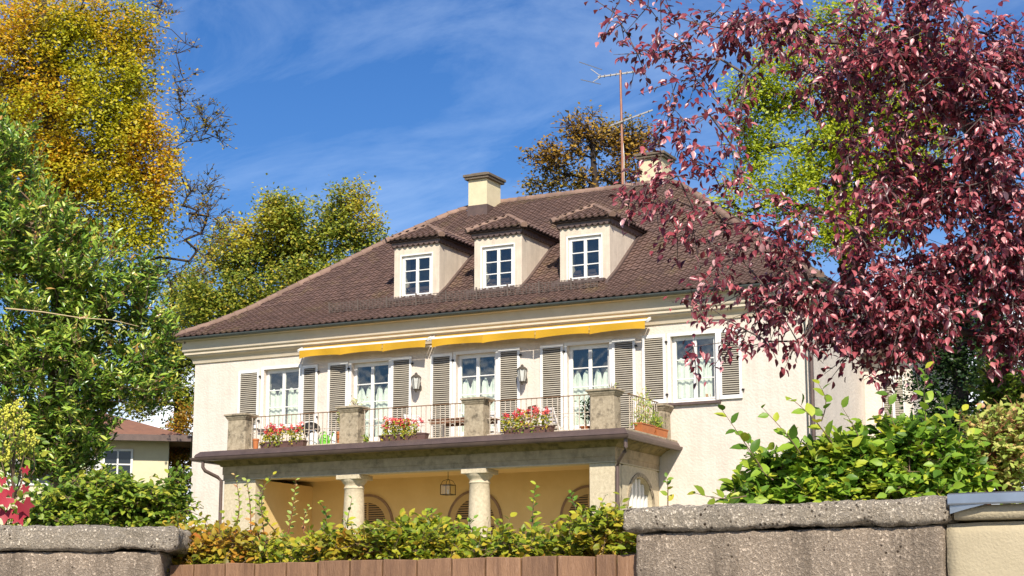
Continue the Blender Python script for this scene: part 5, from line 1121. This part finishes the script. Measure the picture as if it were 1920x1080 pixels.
for i, (x0, x1) in enumerate(((-28.55, -27.1), (-24.68, -23.25), (-20.95, -19.55))):
    trough('flower_box', x0, x1, 40.06, 40.27, 6.602, .19, M['planter'], 'brown flower box on the balcony edge, %s of the three' % FB[i], 'brown flower boxes on the balcony edge')
    pot_plant('geranium', 'red and pink geraniums in the %s brown flower box' % FB[i], 'flowers', x0 + .05, x1 - .05, 40.06, 40.27, 6.78, .40, G['gerani'], 460, .075, 70 + i, 'geraniums in the balcony flower boxes', [M['flower_red'], M['flower_pink'], M['flower_red']], 46, .2, .16)
for i, (y0, y1, h) in enumerate(((40.95, 41.85, .24), (41.95, 42.7, .22))):
    trough('terracotta_trough', -17.66, -17.44, y0, y1, 6.602, h, M['terracotta'], ['larger orange terracotta trough on the side edge of the balcony', 'smaller orange terracotta trough nearest the villa wall'][i], 'terracotta troughs on the balcony side')
    R_ = pot_plant('trough_plant', ['tall feathery russet and green plant in the larger terracotta trough', 'bushy green plant in the smaller terracotta trough'][i], 'plant', -17.72, -17.48, y0 + .05, y1 - .05, 6.83, .2, G['shrub'], 60, .07, 80 + i)
    for j in range(6 - i * 2):
        rg = np.random.default_rng(90 + i * 10 + j); y = y0 + .1 + (y1 - y0 - .2) * j / 5; hh = (.85 if i == 0 else .35) * rg.uniform(.6, 1.1); K = 70; t = rg.random(K)
        pos = np.stack([np.full(K, -17.57) + rg.normal(0, .07, K), y + rg.normal(0, .08, K), 6.84 + hh * t], 1)
        leaves_mesh('spray', leaf_frames(pos, rg.normal(0, .6, (K, 3)) + np.array([0, 0, .8]), np.array(SUN_DIR) + rg.normal(0, .5, (K, 3)), .075 * rg.uniform(.6, 1.2, K)), 'long', G['russet'] if (i == 0 and j < 5) else G['shrub'], R_)
        tubes_mesh('stem', [(np.array([-17.55, y, 6.82]), np.array([-17.56, y, 6.84 + hh]), .006, .003)], M['twig'], R_)
def pot(x, y, r, h, label, m=None):
    R_ = root('plant_pot', (x, y, 6.602), label, 'pot'); MB().lathe((x, y, 6.602), [(r * .72, 0), (r * .95, h * .82), (r * 1.08, h * .83), (r * 1.08, h), (r * .95, h), (r * .9, h * .9)], 18).build('pot_body', m or M['terracotta'], R_, smooth=True)
pot(-26.42, 40.9, .13, .46, 'tall terracotta pot beside the second balcony pier'); pot(-28.72, 40.12, .09, .30, 'small orange pot left of the left flower box'); pot(-19.0, 40.95, .14, .22, 'terracotta pot by the corner pier of the balcony')
def bush_in(x, y, z, r, h, label, lm, seed, n_=160, ls=.07, tpl='ovate', cat='plant'):
    rg = np.random.default_rng(seed); R_ = root('potted_plant', (x, y, z), label, cat); P = np.array([x, y, z]); seg = []
    for i in range(9): seg.append((P, P + np.array([rg.normal(0, r * .6), rg.normal(0, r * .4), h * rg.uniform(.6, 1)]), .006, .003))
    tubes_mesh('stem', seg, M['twig'], R_); si = rg.integers(0, 9, n_); t = rg.uniform(.3, 1, n_); E_ = np.array([s_[1] for s_ in seg]); pos = P + (E_[si] - P) * t[:, None] + rg.normal(0, r * .25, (n_, 3))
    leaves_mesh('leaves', leaf_frames(pos, rg.normal(0, .7, (n_, 3)) + np.array([0, 0, .3]), np.array(SUN_DIR) + rg.normal(0, .5, (n_, 3)), ls * rg.uniform(.6, 1.2, n_)), tpl, lm, R_)
bush_in(-26.42, 40.9, 7.05, .10, .62, 'thin russet leaved plant in the tall terracotta pot', G['russet'], 101, 90, .055)
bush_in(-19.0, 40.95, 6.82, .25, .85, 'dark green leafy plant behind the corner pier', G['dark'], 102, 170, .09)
bush_in(-25.7, 40.45, 7.70, .25, .20, 'sparse trailing plant on top of the second balcony pier', G['russet'], 103, 50, .05)
bush_in(-18.15, 40.7, 7.70, .2, .18, 'few green sprigs on top of the corner balcony pier', G['shrub'], 104, 22, .05)
bush_in(-25.2, 40.25, 6.61, .10, .24, 'tuft of grass on the balcony edge beside the second pier', G['shrub'], 105, 70, .10, 'long')
# watering cans
def watering_can(x, y, s_, m, label):
    R_ = root('watering_can', (x, y, 6.602), label, 'watering can'); z = 6.602
    MB().lathe((x, y, z), [(.10 * s_, 0), (.11 * s_, .03 * s_), (.105 * s_, .22 * s_), (.085 * s_, .30 * s_), (.06 * s_, .32 * s_)], 18).build('body', m, R_, smooth=True)
    q = MB(); q.tube([(x + .09 * s_, y - .01, z + .06 * s_), (x + .17 * s_, y - .03, z + .20 * s_), (x + .24 * s_, y - .05, z + .34 * s_)], [.022 * s_, .016 * s_, .013 * s_], 8); q.build('spout', m, R_, smooth=True)
    q = MB(); q.tube([(x - .09 * s_, y, z + .12 * s_), (x - .16 * s_, y, z + .24 * s_), (x - .12 * s_, y, z + .36 * s_), (x, y, z + .38 * s_), (x + .05 * s_, y, z + .32 * s_)], .012 * s_, 7); q.build('handle', m, R_, smooth=True)
watering_can(-26.92, 40.85, 1.25, M['green_plastic'], 'bright green watering can behind the balcony railing')
watering_can(-27.35, 40.95, 1.5, M['plastic'], 'white watering can left of the green one')
watering_can(-26.68, 40.95, 1.3, M['plastic'], 'white watering can between the green one and the tall pot')
# furniture
def folding_chair(x, y, rz, m, label, group=None):
    R_ = root('folding_chair', (x, y, 6.602), label, 'chair', group); R_.rotation_euler.z = rz; z = 6.602
    def loc(nm, b, mm):      # parts built about the chair's own foot, then carried by its rotation
        me, org = b.mesh(nm, mm, (0, 0, 0)); o = bpy.data.objects.new(nm, me); COL.objects.link(o); o.parent = R_; return o
    for sx_ in (-.22, .22):
        loc('leg', MB().bar((sx_, -.22, 0), (sx_, .20, .92), .025, .045), m); loc('leg', MB().bar((sx_ * .88, .22, 0), (sx_ * .88, -.22, .44), .025, .045), m)
    for i in range(6): loc('seat_slat', MB().box(-.21, .21, -.22 + i * .07, -.22 + i * .07 + .055, .435, .455), m)
    for i in range(4): zz = .58 + i * .09; loc('back_slat', MB().bar((-.21, -.22 + .42 * zz / .92 - .01, zz), (.21, -.22 + .42 * zz / .92 - .01, zz), .018, .06), m)
    loc('top_rail', MB().bar((-.25, .195, .93), (.25, .195, .93), .03, .06), m)
folding_chair(-21.05, 41.6, math.radians(-35), M['wood'], 'brown wooden folding chair right of the third balcony pier', None)
folding_chair(-20.75, 42.6, math.radians(160), M['white_wood'], 'white slatted folding chair behind the right flower box', 'white folding chairs on the balcony')
folding_chair(-24.65, 41.9, math.radians(60), M['white_wood'], 'white slatted folding chair left of the balcony table', 'white folding chairs on the balcony')
folding_chair(-22.75, 42.75, math.radians(185), M['white_wood'], 'white slatted folding chair behind the balcony table', 'white folding chairs on the balcony')
R_ = root('balcony_table', (-23.1, 41.9, 6.602), 'brown slatted balcony table with white legs between second and third pier', 'table')
for i in range(7): MB().box(-24.0, -22.2, 41.48 + i * .12, 41.48 + i * .12 + .105, 7.30, 7.33).build('top_slat', M['wood'], R_)
for x in (-23.9, -22.3):
    for y in (41.55, 42.2): MB().bar((x, y, 6.602), (x, y, 7.299), .05).build('leg', M['white_wood'], R_)
MB().box(-23.95, -22.25, 41.5, 41.53, 7.2, 7.298).build('apron', M['wood'], R_); MB().box(-23.95, -22.25, 42.22, 42.25, 7.2, 7.298).build('apron', M['wood'], R_)
R_ = root('kettle_grill', (-28.1, 41.9, 6.602), 'dark round kettle grill on thin legs behind the left railing', 'grill')
MB().lathe((-28.1, 41.9, 7.12), [(.05, 0), (.2, .06), (.27, .16), (.28, .2), (.25, .3), (.15, .38), (.03, .41)], 20).build('bowl', M['iron'], R_, smooth=True)
for t in (0, 2.1, 4.2): MB().bar((-28.1 + .25 * math.cos(t), 41.9 + .25 * math.sin(t), 6.602), (-28.1 + .12 * math.cos(t), 41.9 + .12 * math.sin(t), 7.16), .02).build('leg', M['iron'], R_)
